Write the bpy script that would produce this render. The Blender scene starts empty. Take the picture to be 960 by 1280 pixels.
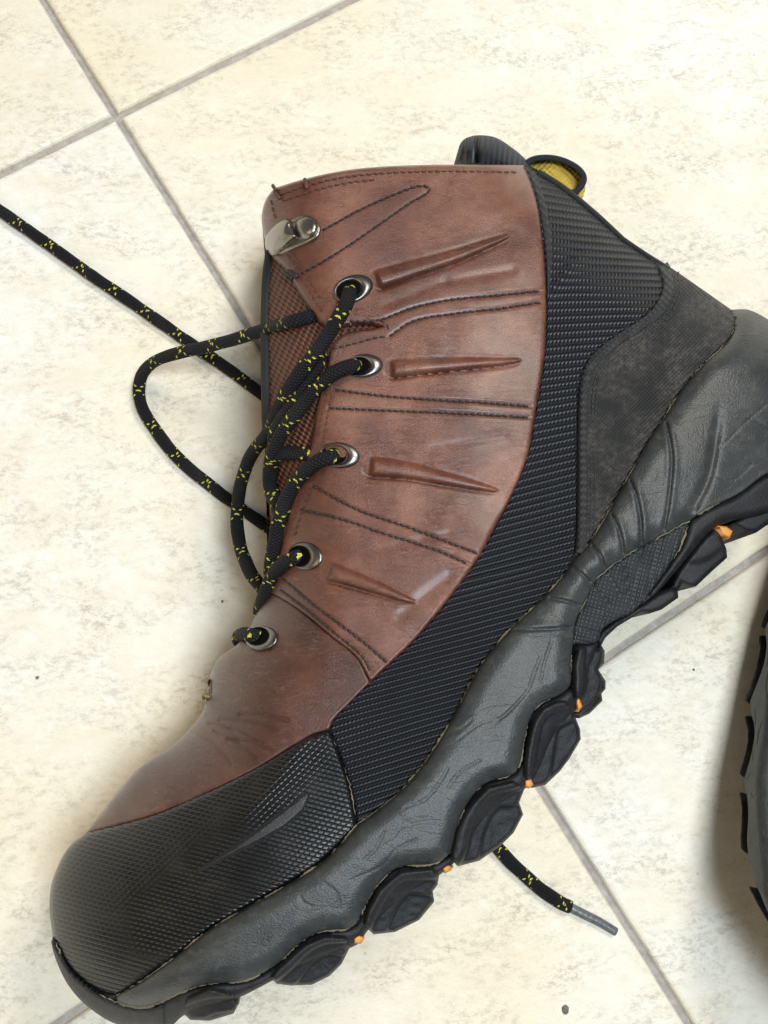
import bpy, math, random
import numpy as np
from mathutils import Vector, Matrix
from mathutils.geometry import delaunay_2d_cdt

random.seed(7)
RNG = np.random.default_rng(7)
scene = bpy.context.scene
col = scene.collection

# ------------------------------------------------------------------ camera
F = 1200.0                                   # focal length in units of the 960x1280 picture
CAM_H = 0.40
n_cam = np.array([0.0839844, -0.18644447, -0.97886929])
Zc = Vector((n_cam[0], -n_cam[1], -n_cam[2])).normalized()
Xc = (Vector((1, 0, 0)) - Zc * Zc.x).normalized()
Yc = Zc.cross(Xc)
ROT = Matrix((Xc, Yc, Zc))                   # camera axes -> world
cam_data = bpy.data.cameras.new("camera")
cam_data.sensor_fit = 'VERTICAL'
cam_data.sensor_height = 36.0
cam_data.lens = 36.0 * F / 1280.0
cam_data.clip_start = 0.01
cam_data.clip_end = 50
cam = bpy.data.objects.new("camera", cam_data)
M4 = ROT.to_4x4()
M4.translation = (0, 0, CAM_H)
cam.matrix_world = M4
col.objects.link(cam)
scene.camera = cam
ROTN = np.array(ROT)

# ------------------------------------------------------------------ light
world = bpy.data.worlds.new("World")
scene.world = world
world.use_nodes = True
bg = world.node_tree.nodes["Background"]
bg.inputs[0].default_value = (0.93, 0.96, 1.0, 1)
bg.inputs[1].default_value = 0.15

def area(name, loc, target, size, power, color):
    d = bpy.data.lights.new(name, 'AREA')
    d.shape = 'RECTANGLE'
    d.size, d.size_y = size
    d.energy = power
    d.color = color
    o = bpy.data.objects.new(name, d)
    o.location = loc
    o.rotation_euler = (Vector(target) - Vector(loc)).to_track_quat('-Z', 'Y').to_euler()
    col.objects.link(o)
    return o

area("overhead_lamp", (0.34, -0.12, 1.7), (0.02, 0, 0), (0.5, 0.5), 27, (0.78, 0.90, 1.0))
area("upper_right_key", (0.60, 0.85, 1.5), (0, 0, 0), (0.45, 0.45), 16.5, (1.0, 0.92, 0.79))  # unseen warm key added at the upper right for modelling, no window
area("left_warm_fill", (-1.0, -0.25, 0.9), (-0.1, -0.05, 0), (0.9, 0.9), 4.4, (1.0, 0.76, 0.42))  # unseen fill added to warm the floor and lift shadows on the left

scene.view_settings.view_transform = 'Standard'
scene.view_settings.look = 'None'
scene.view_settings.exposure = 0.0
scene.view_settings.gamma = 1.0

# ------------------------------------------------------------------ geometry helpers
def W(px, py, z):
    """picture point at height z above the floor -> world"""
    px = np.asarray(px, float); py = np.asarray(py, float); z = np.asarray(z, float)
    px, py, z = np.broadcast_arrays(px, py, z)
    d = np.stack([(px - 480) / F, -(py - 640) / F, -np.ones_like(px)], -1) @ ROTN.T
    t = (z - CAM_H) / d[..., 2]
    p = d * t[..., None]
    p[..., 2] = z
    return p

def crom(pts, step=4.0, closed=False):
    """Catmull-Rom through points (any dimension), resampled evenly by the first two coordinates"""
    P = np.array(pts, float)
    if closed:
        Q = np.vstack([P[-1], P, P[0], P[1]])
    else:
        Q = np.vstack([2 * P[0] - P[1], P, 2 * P[-1] - P[-2]])
    out = []
    for i in range(1, len(Q) - 2):
        p0, p1, p2, p3 = Q[i - 1], Q[i], Q[i + 1], Q[i + 2]
        n = 14
        t = np.linspace(0, 1, n, endpoint=False)[:, None]
        # centripetal-like: limit the tangents
        d1, d2 = np.linalg.norm((p2 - p1)[:2]), 1
        m1 = (p2 - p0) / max(np.linalg.norm((p2 - p0)[:2]), 1e-6) * d1
        m2 = (p3 - p1) / max(np.linalg.norm((p3 - p1)[:2]), 1e-6) * d1
        h1 = 2 * t**3 - 3 * t**2 + 1; h2 = t**3 - 2 * t**2 + t
        h3 = -2 * t**3 + 3 * t**2; h4 = t**3 - t**2
        out.append(h1 * p1 + h2 * m1 + h3 * p2 + h4 * m2)
    out = np.vstack(out + [Q[-2][None]])
    s = np.concatenate([[0], np.cumsum(np.linalg.norm(np.diff(out[:, :2], axis=0), axis=1))])
    n = max(2, int(round(s[-1] / step)) + 1)
    ss = np.linspace(0, s[-1], n)
    return np.stack([np.interp(ss, s, out[:, k]) for k in range(out.shape[1])], 1)

def resample_poly(poly, step):
    P = np.vstack([poly, poly[:1]])
    out = []
    for a, b in zip(P[:-1], P[1:]):
        L = np.linalg.norm(b - a)
        k = max(1, int(math.ceil(L / step)))
        for i in range(k):
            out.append(a + (b - a) * i / k)
    out = np.array(out)
    keep = [0]
    for i in range(1, len(out)):
        if np.linalg.norm(out[i] - out[keep[-1]]) > step * 0.35:
            keep.append(i)
    if np.linalg.norm(out[keep[-1]] - out[0]) < step * 0.35:
        keep.pop()
    return out[keep]

def dist_poly(P, line, closed=False):
    """distance of points to a polyline"""
    L = np.asarray(line, float)
    if closed:
        L = np.vstack([L, L[:1]])
    ax, ay = L[:-1, 0].astype(np.float32), L[:-1, 1].astype(np.float32)
    dx, dy = np.diff(L[:, 0]).astype(np.float32), np.diff(L[:, 1]).astype(np.float32)
    dd = np.maximum(dx * dx + dy * dy, 1e-6)
    out = np.empty(len(P))
    Pf = np.asarray(P, np.float32)
    for i in range(0, len(P), 1500):
        qx = Pf[i:i + 1500, 0:1] - ax; qy = Pf[i:i + 1500, 1:2] - ay
        t = np.clip((qx * dx + qy * dy) / dd, 0, 1)
        qx -= t * dx; qy -= t * dy
        out[i:i + 1500] = np.sqrt((qx * qx + qy * qy).min(1))
    return out

def inside(P, poly):
    x, y = P[:, 0], P[:, 1]
    res = np.zeros(len(P), bool)
    j = len(poly) - 1
    for i in range(len(poly)):
        xi, yi = poly[i]; xj, yj = poly[j]
        if yi != yj:
            c = ((yi > y) != (yj > y)) & (x < (xj - xi) * (y - yi) / (yj - yi) + xi)
            res ^= c
        j = i
    return res

def vnoise(P, scale, seed=0):
    """smooth value noise, -1..1"""
    q = P / scale
    i = np.floor(q).astype(int); f = q - i
    f = f * f * (3 - 2 * f)
    def h(a, b):
        v = np.sin(a * 127.1 + b * 311.7 + seed * 74.7) * 43758.5453
        return (v - np.floor(v)) * 2 - 1
    a, b = i[:, 0], i[:, 1]
    return (h(a, b) * (1 - f[:, 0]) + h(a + 1, b) * f[:, 0]) * (1 - f[:, 1]) + (h(a, b + 1) * (1 - f[:, 0]) + h(a + 1, b + 1) * f[:, 0]) * f[:, 1]

def link(name, verts, faces, mat, parent=None, uvs=None, smooth=True, kind=None):
    me = bpy.data.meshes.new(name)
    me.from_pydata([tuple(v) for v in verts], [], [tuple(f) for f in faces])
    if uvs is not None:
        lay = me.uv_layers.new(name="UVMap")
        idx = np.empty(len(me.loops), int); me.loops.foreach_get("vertex_index", idx)
        lay.data.foreach_set("uv", np.asarray(uvs, float)[idx].ravel())
    if smooth:
        me.polygons.foreach_set("use_smooth", [True] * len(me.polygons))
    me.materials.append(mat)
    me.update()
    o = bpy.data.objects.new(name, me)
    col.objects.link(o)
    if parent is not None:
        o.parent = parent
    if kind:
        o["kind"] = kind
    return o

def empty(name, label, cat, group=None):
    o = bpy.data.objects.new(name, None)
    o.empty_display_size = 0.02
    col.objects.link(o)
    o["label"] = label; o["category"] = cat
    if group: o["group"] = group
    return o

def tag(o, label, cat, group=None):
    o["label"] = label; o["category"] = cat
    if group: o["group"] = group
    return o

def triangulate(poly, step):
    b = resample_poly(np.asarray(poly, float), step)
    lo, hi = b.min(0), b.max(0)
    gx = np.arange(lo[0], hi[0], step); gy = np.arange(lo[1], hi[1], step * 0.866)
    X, Y = np.meshgrid(gx, gy)
    X = X + (np.arange(len(gy)) % 2)[:, None] * step * 0.5
    G = np.stack([X.ravel(), Y.ravel()], 1)
    G = G[inside(G, b)]
    if len(G):
        G = G[dist_poly(G, b, True) > step * 0.55]
    pts = np.vstack([b, G]) if len(G) else b
    r = delaunay_2d_cdt([Vector(p) for p in pts], [], [list(range(len(b)))], 1, 1e-6)
    V = np.array([tuple(v) for v in r[0]]); T = r[2]
    return V, T, b

def patch(name, poly, zfun, mat, parent, step=3.0, skirt=0.003, uvfun=None, xyz=None, flip=False, kind=None):
    """a sheet over the outline, height from zfun(points, distance to the outline), with its edge folded straight down"""
    V, T, b = triangulate(poly, step)
    d = dist_poly(V, b, True)
    z = zfun(V, d)
    P = W(V[:, 0], V[:, 1], z) if xyz is None else xyz(V, z)
    uv = V / 100.0 if uvfun is None else uvfun(V)
    # orientation
    faces = []
    for t in T:
        a, c, e = P[t[0]], P[t[1]], P[t[2]]
        nz = (c[0] - a[0]) * (e[1] - a[1]) - (c[1] - a[1]) * (e[0] - a[0])
        tt = list(t)
        if (nz < 0) != flip: tt = tt[::-1]
        faces.append(tt)
    if skirt:
        # boundary edges from the faces
        cnt = {}
        for t in faces:
            for k in range(len(t)):
                e = (t[k], t[(k + 1) % len(t)])
                cnt[e] = 1
        be = [e for e in cnt if (e[1], e[0]) not in cnt]
        bi = sorted({i for e in be for i in e})
        base = len(P)
        m = {v: base + k for k, v in enumerate(bi)}
        sk = P[bi].copy(); sk[:, 2] = sk[:, 2] - skirt if not flip else sk[:, 2] + skirt
        P = np.vstack([P, sk]); uv = np.vstack([uv, uv[bi] + 0.001])
        for a, c in be:
            faces.append([c, a, m[a], m[c]])
    return link(name, P, faces, mat, parent, uv, True, kind)

def tube(name, path, rad, mat, parent, sides=10, flat=1.0, ulen=100.0, caps=True, kind=None):
    """tube through world points; rad number or array"""
    P = np.asarray(path, float); n = len(P)
    rad = np.broadcast_to(np.asarray(rad, float), (n,))
    T = np.gradient(P, axis=0); T /= np.linalg.norm(T, axis=1)[:, None]
    up = np.array([0, 0, 1.0])
    S = np.cross(T, up); l = np.linalg.norm(S, axis=1)[:, None]
    S = np.where(l > 1e-3, S / np.maximum(l, 1e-6), np.array([1.0, 0, 0]))
    N = np.cross(S, T)
    ang = np.linspace(0, 2 * math.pi, sides + 1)
    ring = S[:, None] * np.cos(ang)[None, :, None] + N[:, None] * (np.sin(ang) * flat)[None, :, None]
    V = (P[:, None] + ring * rad[:, None, None]).reshape(-1, 3)
    s = np.concatenate([[0], np.cumsum(np.linalg.norm(np.diff(P, axis=0), axis=1))]) * 1000
    uv = np.stack([np.repeat(s, sides + 1), np.tile(np.linspace(0, 1, sides + 1), n)], 1)
    faces = []
    k = sides + 1
    for i in range(n - 1):
        for j in range(sides):
            faces.append([i * k + j, i * k + j + 1, (i + 1) * k + j + 1, (i + 1) * k + j])
    if caps:
        faces.append(list(range(sides))[::-1])
        faces.append([(n - 1) * k + j for j in range(sides)])
    return link(name, V, faces, mat, parent, uv, True, kind)

# ------------------------------------------------------------------ material helpers
class NT:
    def __init__(self, name):
        self.m = bpy.data.materials.new(name); self.m.use_nodes = True
        self.t = self.m.node_tree; self.n = self.t.nodes
        self.b = self.n["Principled BSDF"]
    def new(self, typ, **kw):
        x = self.n.new(typ)
        for k, v in kw.items(): setattr(x, k, v)
        return x
    def set(self, sock, v):
        if hasattr(v, "is_output") or isinstance(v, bpy.types.NodeSocket): self.t.links.new(v, sock)
        else: sock.default_value = v
    def math(self, op, a, b=0.0, c=0.0, clamp=False):
        x = self.new("ShaderNodeMath", operation=op); x.use_clamp = clamp
        self.set(x.inputs[0], a); self.set(x.inputs[1], b); self.set(x.inputs[2], c)
        return x.outputs[0]
    def uv(self):
        return self.new("ShaderNodeTexCoord").outputs["UV"]
    def obj(self):
        return self.new("ShaderNodeTexCoord").outputs["Object"]
    def sep(self, v):
        x = self.new("ShaderNodeSeparateXYZ"); self.set(x.inputs[0], v); return x.outputs
    def comb(self, a, b, c=0.0):
        x = self.new("ShaderNodeCombineXYZ"); self.set(x.inputs[0], a); self.set(x.inputs[1], b); self.set(x.inputs[2], c); return x.outputs[0]
    def mapping(self, v, scale=(1, 1, 1), rot=(0, 0, 0), loc=(0, 0, 0)):
        x = self.new("ShaderNodeMapping"); self.set(x.inputs[0], v)
        x.inputs["Scale"].default_value = scale; x.inputs["Rotation"].default_value = rot; x.inputs["Location"].default_value = loc
        return x.outputs[0]
    def noise(self, v, scale, detail=4, rough=0.5, dist=0.0):
        x = self.new("ShaderNodeTexNoise"); self.set(x.inputs["Vector"], v)
        x.inputs["Scale"].default_value = scale; x.inputs["Detail"].default_value = detail
        x.inputs["Roughness"].default_value = rough; x.inputs["Distortion"].default_value = dist
        return x.outputs["Fac"]
    def voronoi(self, v, scale, feature='F1', out="Distance"):
        x = self.new("ShaderNodeTexVoronoi", feature=feature); self.set(x.inputs["Vector"], v)
        x.inputs["Scale"].default_value = scale
        return x.outputs[out]
    def ramp(self, v, stops, interp='LINEAR'):
        x = self.new("ShaderNodeValToRGB"); self.set(x.inputs[0], v)
        e = x.color_ramp; e.interpolation = interp
        while len(e.elements) < len(stops): e.elements.new(0.5)
        for el, (p, c) in zip(e.elements, stops):
            el.position = p
            el.color = (c, c, c, 1) if isinstance(c, (int, float)) else (*c, 1)
        return x.outputs[0]
    def mix(self, f, a, b, blend='MIX'):
        x = self.new("ShaderNodeMix", data_type='RGBA', blend_type=blend)
        self.set(x.inputs[0], f)
        for s, v in ((x.inputs[6], a), (x.inputs[7], b)):
            if isinstance(v, tuple): s.default_value = (*v, 1) if len(v) == 3 else v
            else: self.t.links.new(v, s)
        return x.outputs[2]
    def bump(self, h, dist, strength=1.0, normal=None):
        x = self.new("ShaderNodeBump"); self.set(x.inputs["Height"], h)
        x.inputs["Distance"].default_value = dist; x.inputs["Strength"].default_value = strength
        if normal is not None: self.t.links.new(normal, x.inputs["Normal"])
        return x.outputs[0]
    def fin(self, color=None, rough=0.5, normal=None, metal=0.0, spec=0.5, coat=0.0, sheen=0.0):
        b = self.b
        if color is not None:
            if isinstance(color, tuple): b.inputs["Base Color"].default_value = (*color, 1)
            else: self.t.links.new(color, b.inputs["Base Color"])
        self.set(b.inputs["Roughness"], rough)
        b.inputs["Metallic"].default_value = metal
        b.inputs["Specular IOR Level"].default_value = spec
        b.inputs["Coat Weight"].default_value = coat
        b.inputs["Coat Roughness"].default_value = 0.3
        b.inputs["Sheen Weight"].default_value = sheen
        if normal is not None: self.t.links.new(normal, b.inputs["Normal"])
        return self.m

def mat_leather(name, c_dark, c_mid, c_light):
    m = NT(name); u = m.uv()
    n1 = m.noise(u, 1.1, 4, 0.6, 0.4)
    n2 = m.noise(u, 9, 6, 0.7)
    f = m.math('ADD', m.math('MULTIPLY', n1, 0.75), m.math('MULTIPLY', n2, 0.25))
    c = m.ramp(f, [(0.31, c_dark), (0.5, c_mid), (0.71, c_light)])
    # pale scuffs and scratches
    sc = m.noise(m.mapping(u, (26, 3, 1), (0, 0, 0.5)), 1.0, 5, 0.75)
    c = m.mix(m.ramp(sc, [(0.62, 0.0), (0.78, 0.38)]), c, (0.42, 0.26, 0.19))
    vs = m.voronoi(u, 18)
    c = m.mix(m.ramp(vs, [(0.03, 0.45), (0.07, 0.0)]), c, (0.5, 0.36, 0.28))
    grain = m.voronoi(m.mapping(u, (1, 1.25, 1), (0, 0, 0.4)), 62)
    fine = m.noise(u, 45, 6, 0.75)
    wr = m.noise(m.mapping(u, (4, 15, 1), (0, 0, 0.7)), 1.0, 5, 0.65, 0.8)
    wl = m.ramp(m.math('ABSOLUTE', m.math('SUBTRACT', wr, 0.5)), [(0.0, 0.0), (0.03, 1.0)])     # hairline flex wrinkles
    zone = m.ramp(m.noise(u, 1.7, 3), [(0.42, 0.0), (0.62, 1.0)])
    wl = m.math('SUBTRACT', 1.0, m.math('MULTIPLY', m.math('SUBTRACT', 1.0, wl), zone))
    h = m.math('ADD', m.math('MULTIPLY', grain, 0.35), m.math('ADD', m.math('MULTIPLY', fine, 0.7), m.math('MULTIPLY', wl, 0.28)))
    c = m.mix(m.math('MULTIPLY', m.math('SUBTRACT', 1.0, wl), 0.35), c, (0.36, 0.20, 0.13))
    nb = m.bump(h, 0.00042, 0.85)
    r = m.math('ADD', 0.13, m.math('MULTIPLY', m.noise(u, 4, 5, 0.65), 0.36))
    return m.fin(c, r, nb, spec=0.6, coat=0.35)

M = {}
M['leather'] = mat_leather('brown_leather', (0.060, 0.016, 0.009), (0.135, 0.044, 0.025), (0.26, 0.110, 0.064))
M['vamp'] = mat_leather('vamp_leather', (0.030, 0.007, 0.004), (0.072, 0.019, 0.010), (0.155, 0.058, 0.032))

def mat_rib():
    m = NT('ribbed_black_fabric'); u = m.uv(); x, y, _ = m.sep(u)
    fy = m.math('FRACT', y)
    prof = m.math('SINE', m.math('MULTIPLY', fy, math.pi))             # one rounded rib per unit
    prof = m.math('POWER', prof, 0.7)
    row = m.math('FLOOR', y)
    xx = m.math('FRACT', m.math('ADD', x, m.math('MULTIPLY', row, 0.37)))
    knot = m.math('SINE', m.math('MULTIPLY', xx, math.pi))
    edge = m.math('LESS_THAN', prof, 0.62)
    h = m.math('ADD', prof, m.math('MULTIPLY', m.math('MULTIPLY', knot, edge), 0.5))
    h = m.math('ADD', h, m.math('MULTIPLY', knot, 0.13))
    nb = m.bump(h, 0.0011, 1.0)
    n = m.noise(m.mapping(u, (0.12, 0.1, 1)), 1.0, 4, 0.6)
    c = m.ramp(n, [(0.3, (0.0026, 0.0035, 0.0060)), (0.7, (0.0055, 0.0078, 0.0130))])
    c = m.mix(m.math('MULTIPLY', m.math('MULTIPLY', knot, edge), 0.5), c, (0.06, 0.064, 0.075))
    return m.fin(c, m.math('SUBTRACT', 0.62, m.math('MULTIPLY', prof, 0.22)), nb, spec=0.5)
M['rib'] = mat_rib()

def mat_toe():
    m = NT('toe_cap_rubber'); u = m.uv(); x, y, _ = m.sep(u)
    # two families of fine raised lines
    wob = m.math('MULTIPLY', m.noise(u, 1.2, 2), 0.35)
    a = m.math('ADD', m.math('MULTIPLY', m.math('SUBTRACT', y, m.math('MULTIPLY', x, 0.27)), 16.5), wob)
    b = m.math('ADD', m.math('MULTIPLY', m.math('ADD', y, m.math('MULTIPLY', x, 0.98)), 11.5), wob)
    def groove(v, w):
        f = m.math('ABSOLUTE', m.math('SUBTRACT', m.math('FRACT', v), 0.5))
        return m.ramp(f, [(0.0, 1.0), (w, 0.0)])
    g = m.math('MAXIMUM', groove(a, 0.28), m.math('MULTIPLY', groove(b, 0.18), 0.5))
    fine = m.noise(u, 30, 4, 0.6)
    h = m.math('ADD', m.math('MULTIPLY', g, -1.0), m.math('MULTIPLY', fine, 0.25))
    nb = m.bump(h, 0.00036, 0.6)
    n = m.noise(u, 1.6, 5, 0.65)
    c = m.ramp(n, [(0.35, (0.0022, 0.0028, 0.0032)), (0.55, (0.005, 0.006, 0.007)), (0.75, (0.019, 0.018, 0.016))])
    sp = m.noise(u, 42, 3, 0.8)
    c = m.mix(m.math('MULTIPLY', m.ramp(sp, [(0.64, 0.0), (0.75, 0.6)]), m.ramp(n, [(0.4, 0.0), (0.6, 1.0)])), c, (0.22, 0.20, 0.16))
    r = m.math('ADD', 0.22, m.math('MULTIPLY', n, 0.2))
    return m.fin(c, r, nb, spec=0.45)
M['toe'] = mat_toe()

def mat_rubber(name, c0, c1, dirt, rough, bumpd, dirt_amt=0.5, scale=1.0, crs=0.22):
    m = NT(name); u = m.uv()
    n = m.noise(u, 2.2 * scale, 6, 0.65, 0.3)
    f = m.noise(u, 35 * scale, 5, 0.7)
    c = m.ramp(n, [(0.32, c0), (0.68, c1)])
    dd = m.noise(u, 6 * scale, 7, 0.75, 0.6)
    c = m.mix(m.ramp(dd, [(0.52, 0.0), (0.72, dirt_amt)]), c, dirt)
    sp = m.noise(u, 60 * scale, 2, 0.5)
    c = m.mix(m.ramp(sp, [(0.68, 0.0), (0.76, 0.5)]), c, dirt)
    sc = m.voronoi(u, 45 * scale)
    for ang_, th_ in ((-0.75, 0.66), (0.9, 0.69)):
        sl_ = m.noise(m.mapping(u, (1.6, 34, 1), (0, 0, ang_)), 1.0, 4, 0.6)
        c = m.mix(m.ramp(sl_, [(th_, 0.0), (th_ + 0.06, 0.4)]), c, dirt)
    wr = m.noise(m.mapping(u, (1.3, 2.6, 1), (0, 0, 0.5)), 1.0, 3, 0.55, 0.8)
    crease = m.ramp(m.math('ABSOLUTE', m.math('SUBTRACT', wr, 0.5)), [(0.0, 0.0), (0.02, 1.0)])
    h = m.math('ADD', m.math('MULTIPLY', f, 0.5), m.math('ADD', m.math('MULTIPLY', sc, 0.3), m.math('MULTIPLY', crease, crs)))
    nb = m.bump(h, bumpd, 0.8)
    r = m.math('ADD', rough - 0.12, m.math('MULTIPLY', dd, 0.3))
    return m.fin(c, r, nb, spec=0.45)
M['midsole'] = mat_rubber('grey_midsole_rubber', (0.026, 0.0285, 0.030), (0.048, 0.051, 0.051), (0.13, 0.12, 0.095), 0.36, 0.0003, 0.4)
M['outsole'] = mat_rubber('black_outsole_rubber', (0.006, 0.0065, 0.008), (0.014, 0.015, 0.018), (0.05, 0.046, 0.04), 0.52, 0.0004, 0.35, 1.5, 0.0)

def mat_arch():
    m = NT('arch_grid_rubber'); u = m.uv(); x, y, _ = m.sep(u)
    a = m.math('MULTIPLY', m.math('ADD', x, m.math('MULTIPLY', y, 0.25)), 18)
    b = m.math('MULTIPLY', m.math('SUBTRACT', y, m.math('MULTIPLY', x, 0.25)), 18)
    def groove(v):
        f = m.math('ABSOLUTE', m.math('SUBTRACT', m.math('FRACT', v), 0.5))
        return m.ramp(f, [(0.0, 1.0), (0.3, 0.0)])
    g = m.math('MAXIMUM', groove(a), groove(b))
    nb = m.bump(m.math('MULTIPLY', g, -1), 0.0004, 0.8)
    n = m.noise(u, 4, 4, 0.6)
    c = m.ramp(n, [(0.3, (0.022, 0.024, 0.027)), (0.7, (0.038, 0.041, 0.044))])
    return m.fin(c, 0.5, nb, spec=0.32)
M['arch'] = mat_arch()

def mat_counter():
    m = NT('scuffed_counter_fabric'); u = m.uv(); x, y, _ = m.sep(u)
    n = m.noise(u, 1.5, 6, 0.7)
    wv = m.math('MULTIPLY', m.math('SINE', m.math('MULTIPLY', x, 120)), m.math('SINE', m.math('MULTIPLY', y, 120)))
    sp = m.noise(u, 14, 6, 0.8)
    c = m.ramp(n, [(0.35, (0.024, 0.024, 0.025)), (0.62, (0.036, 0.035, 0.035))])
    scuff = m.math('MULTIPLY', m.ramp(n, [(0.42, 0.0), (0.58, 1.0)]), m.ramp(sp, [(0.42, 0.0), (0.62, 0.95)]))
    c = m.mix(scuff, c, (0.11, 0.099, 0.089))
    nb = m.bump(m.math('ADD', m.math('MULTIPLY', wv, 0.8), m.math('MULTIPLY', sp, 0.5)), 0.0006, 0.9)
    return m.fin(c, 0.62, nb, spec=0.4)
M['counter'] = mat_counter()

def mat_tongue():
    m = NT('brown_mesh_fabric'); u = m.uv(); x, y, _ = m.sep(u)
    a = m.math('SINE', m.math('MULTIPLY', m.math('ADD', m.math('MULTIPLY', x, 0.85), m.math('MULTIPLY', y, 0.35)), 95))
    b = m.math('SINE', m.math('MULTIPLY', m.math('SUBTRACT', y, m.math('MULTIPLY', x, 0.8)), 95))
    h = m.math('MULTIPLY', m.math('ADD', a, b), 0.5)
    c = m.ramp(m.math('ADD', m.math('MULTIPLY', h, 0.5), 0.5), [(0.2, (0.035, 0.012, 0.007)), (0.7, (0.19, 0.07, 0.038))])
    return m.fin(c, 0.6, m.bump(h, 0.0006, 0.9))
M['tongue'] = mat_tongue()

def mat_cloth(name, c, scale=(60, 60), bumpd=0.0005, rough=0.75, spec=0.3):
    m = NT(name); u = m.uv(); x, y, _ = m.sep(u)
    h = m.math('MULTIPLY', m.math('SINE', m.math('MULTIPLY', x, scale[0])), m.math('SINE', m.math('MULTIPLY', y, scale[1])) if scale[1] else 1.0)
    n = m.noise(u, 8, 4, 0.6)
    cc = m.mix(n, tuple(k * 0.6 for k in c), tuple(k * 1.4 for k in c))
    return m.fin(cc, rough, m.bump(m.math('ADD', h, m.math('MULTIPLY', n, 0.6)), bumpd, 0.8), spec=spec, sheen=0.1)
M['collar'] = mat_cloth('black_collar_fabric', (0.012, 0.013, 0.017), (95, 0), 0.0008)
M['binding'] = mat_cloth('black_binding', (0.022, 0.022, 0.023), (70, 70), 0.0003, 0.6)
M['webbing'] = mat_cloth('black_webbing', (0.010, 0.011, 0.016), (0.0, 2.2), 0.0004)
M['webbing_yellow'] = mat_cloth('yellow_webbing', (0.52, 0.36, 0.045), (90, 90), 0.0005)

def mat_plain(name, c, rough=0.5, metal=0.0, noise_scale=8, bumpd=0.0002, var=0.3, spec=0.5):
    m = NT(name); o = m.obj()
    n = m.noise(o, noise_scale * 60, 5, 0.65)
    cc = m.mix(n, tuple(k * (1 - var) for k in c), tuple(min(1, k * (1 + var)) for k in c))
    r = m.math('ADD', rough - 0.1, m.math('MULTIPLY', n, 0.2))
    return m.fin(cc, r, m.bump(n, bumpd, 0.6), metal=metal, spec=spec)
M['black'] = mat_plain('lining_and_hole_black', (0.003, 0.003, 0.0035), 0.9, 0, 10, 0.0002, 0.3, 0.05)
M['metal'] = mat_plain('worn_gunmetal', (0.22, 0.21, 0.205), 0.34, 1.0, 6, 0.00015)
M['metal_light'] = mat_plain('worn_brass_steel', (0.34, 0.305, 0.25), 0.36, 1.0, 6, 0.00015)
M['metal_bright'] = mat_plain('polished_worn_steel', (0.33, 0.305, 0.27), 0.3, 1.0, 6, 0.0001)
M['thread'] = mat_plain('dark_thread', (0.022, 0.018, 0.020), 0.6, 0, 20)
M['thread_brown'] = mat_plain('brown_thread', (0.10, 0.04, 0.025), 0.6, 0, 20)
M['thread_grey'] = mat_plain('grey_thread', (0.03, 0.03, 0.032), 0.6, 0, 20)
M['glue'] = mat_plain('tan_glue_line', (0.165, 0.14, 0.09), 0.7, 0, 12, 0.0004, 0.5)
M['orange'] = mat_plain('orange_plate', (0.66, 0.27, 0.05), 0.5, 0, 8, 0.0002, 0.2)
M['aglet'] = mat_plain('clear_grey_aglet', (0.12, 0.125, 0.13), 0.2, 0, 9, 0.0003, 0.85)
M['grit'] = mat_plain('grit_mineral', (0.14, 0.13, 0.11), 0.7, 0, 10, 0.0004, 0.5)
M['label_tan'] = mat_plain('tan_tape', (0.28, 0.19, 0.09), 0.7, 0, 10)
M['wedge'] = mat_rubber('smooth_inset_rubber', (0.012, 0.0125, 0.012), (0.022, 0.022, 0.021), (0.08, 0.085, 0.07), 0.42, 0.0002, 0.3)

def mat_lace():
    m = NT('black_braided_lace'); u = m.uv(); x, y, _ = m.sep(u)         # x in mm along, y 0..1 round
    # braid: two opposed diagonal families
    p1 = m.math('ADD', m.math('MULTIPLY', x, 0.9), m.math('MULTIPLY', y, 9.0))
    p2 = m.math('SUBTRACT', m.math('MULTIPLY', x, 0.9), m.math('MULTIPLY', y, 9.0))
    s1 = m.math('ABSOLUTE', m.math('SINE', m.math('MULTIPLY', p1, math.pi)))
    s2 = m.math('ABSOLUTE', m.math('SINE', m.math('MULTIPLY', p2, math.pi)))
    h = m.math('MULTIPLY', s1, s2)
    # yellow tracer threads: two helices, shown as dashes
    per = 1.0 / 17.0
    def helix(sign, off):
        v = m.math('FRACT', m.math('ADD', m.math('ADD', m.math('MULTIPLY', x, per * sign), y), off))
        line = m.math('LESS_THAN', m.math('ABSOLUTE', m.math('SUBTRACT', v, 0.5)), 0.036)
        dash = m.math('LESS_THAN', m.math('FRACT', m.math('MULTIPLY', x, 0.52 if sign > 0 else 0.47)), 0.36)
        return m.math('MULTIPLY', line, dash)
    wob = m.math('MULTIPLY', m.noise(u, 0.35, 2), 0.12)
    yel = m.math('MAXIMUM', helix(1.0, 0.12), helix(-1.0, 0.37))
    yel = m.math('MULTIPLY', yel, m.math('GREATER_THAN', m.noise(m.comb(x, m.math('MULTIPLY', y, 4.0)), 0.6, 1), 0.36))
    n = m.noise(m.comb(x, m.math('MULTIPLY', y, 9.0)), 1.3, 4, 0.7)
    base = m.mix(n, (0.004, 0.004, 0.005), (0.013, 0.013, 0.014))
    fuzz = m.noise(m.comb(m.math('MULTIPLY', x, 0.05), y), 1.0, 3)
    base = m.mix(m.math('MULTIPLY', m.ramp(fuzz, [(0.5, 0.0), (0.75, 0.5)]), n), base, (0.06, 0.06, 0.058))
    c = m.mix(yel, base, (0.62, 0.56, 0.09))
    nb = m.bump(m.math('ADD', h, m.math('MULTIPLY', yel, 0.5)), 0.0005, 0.9)
    return m.fin(c, 0.66, nb, spec=0.25)
M['lace'] = mat_lace()

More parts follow.
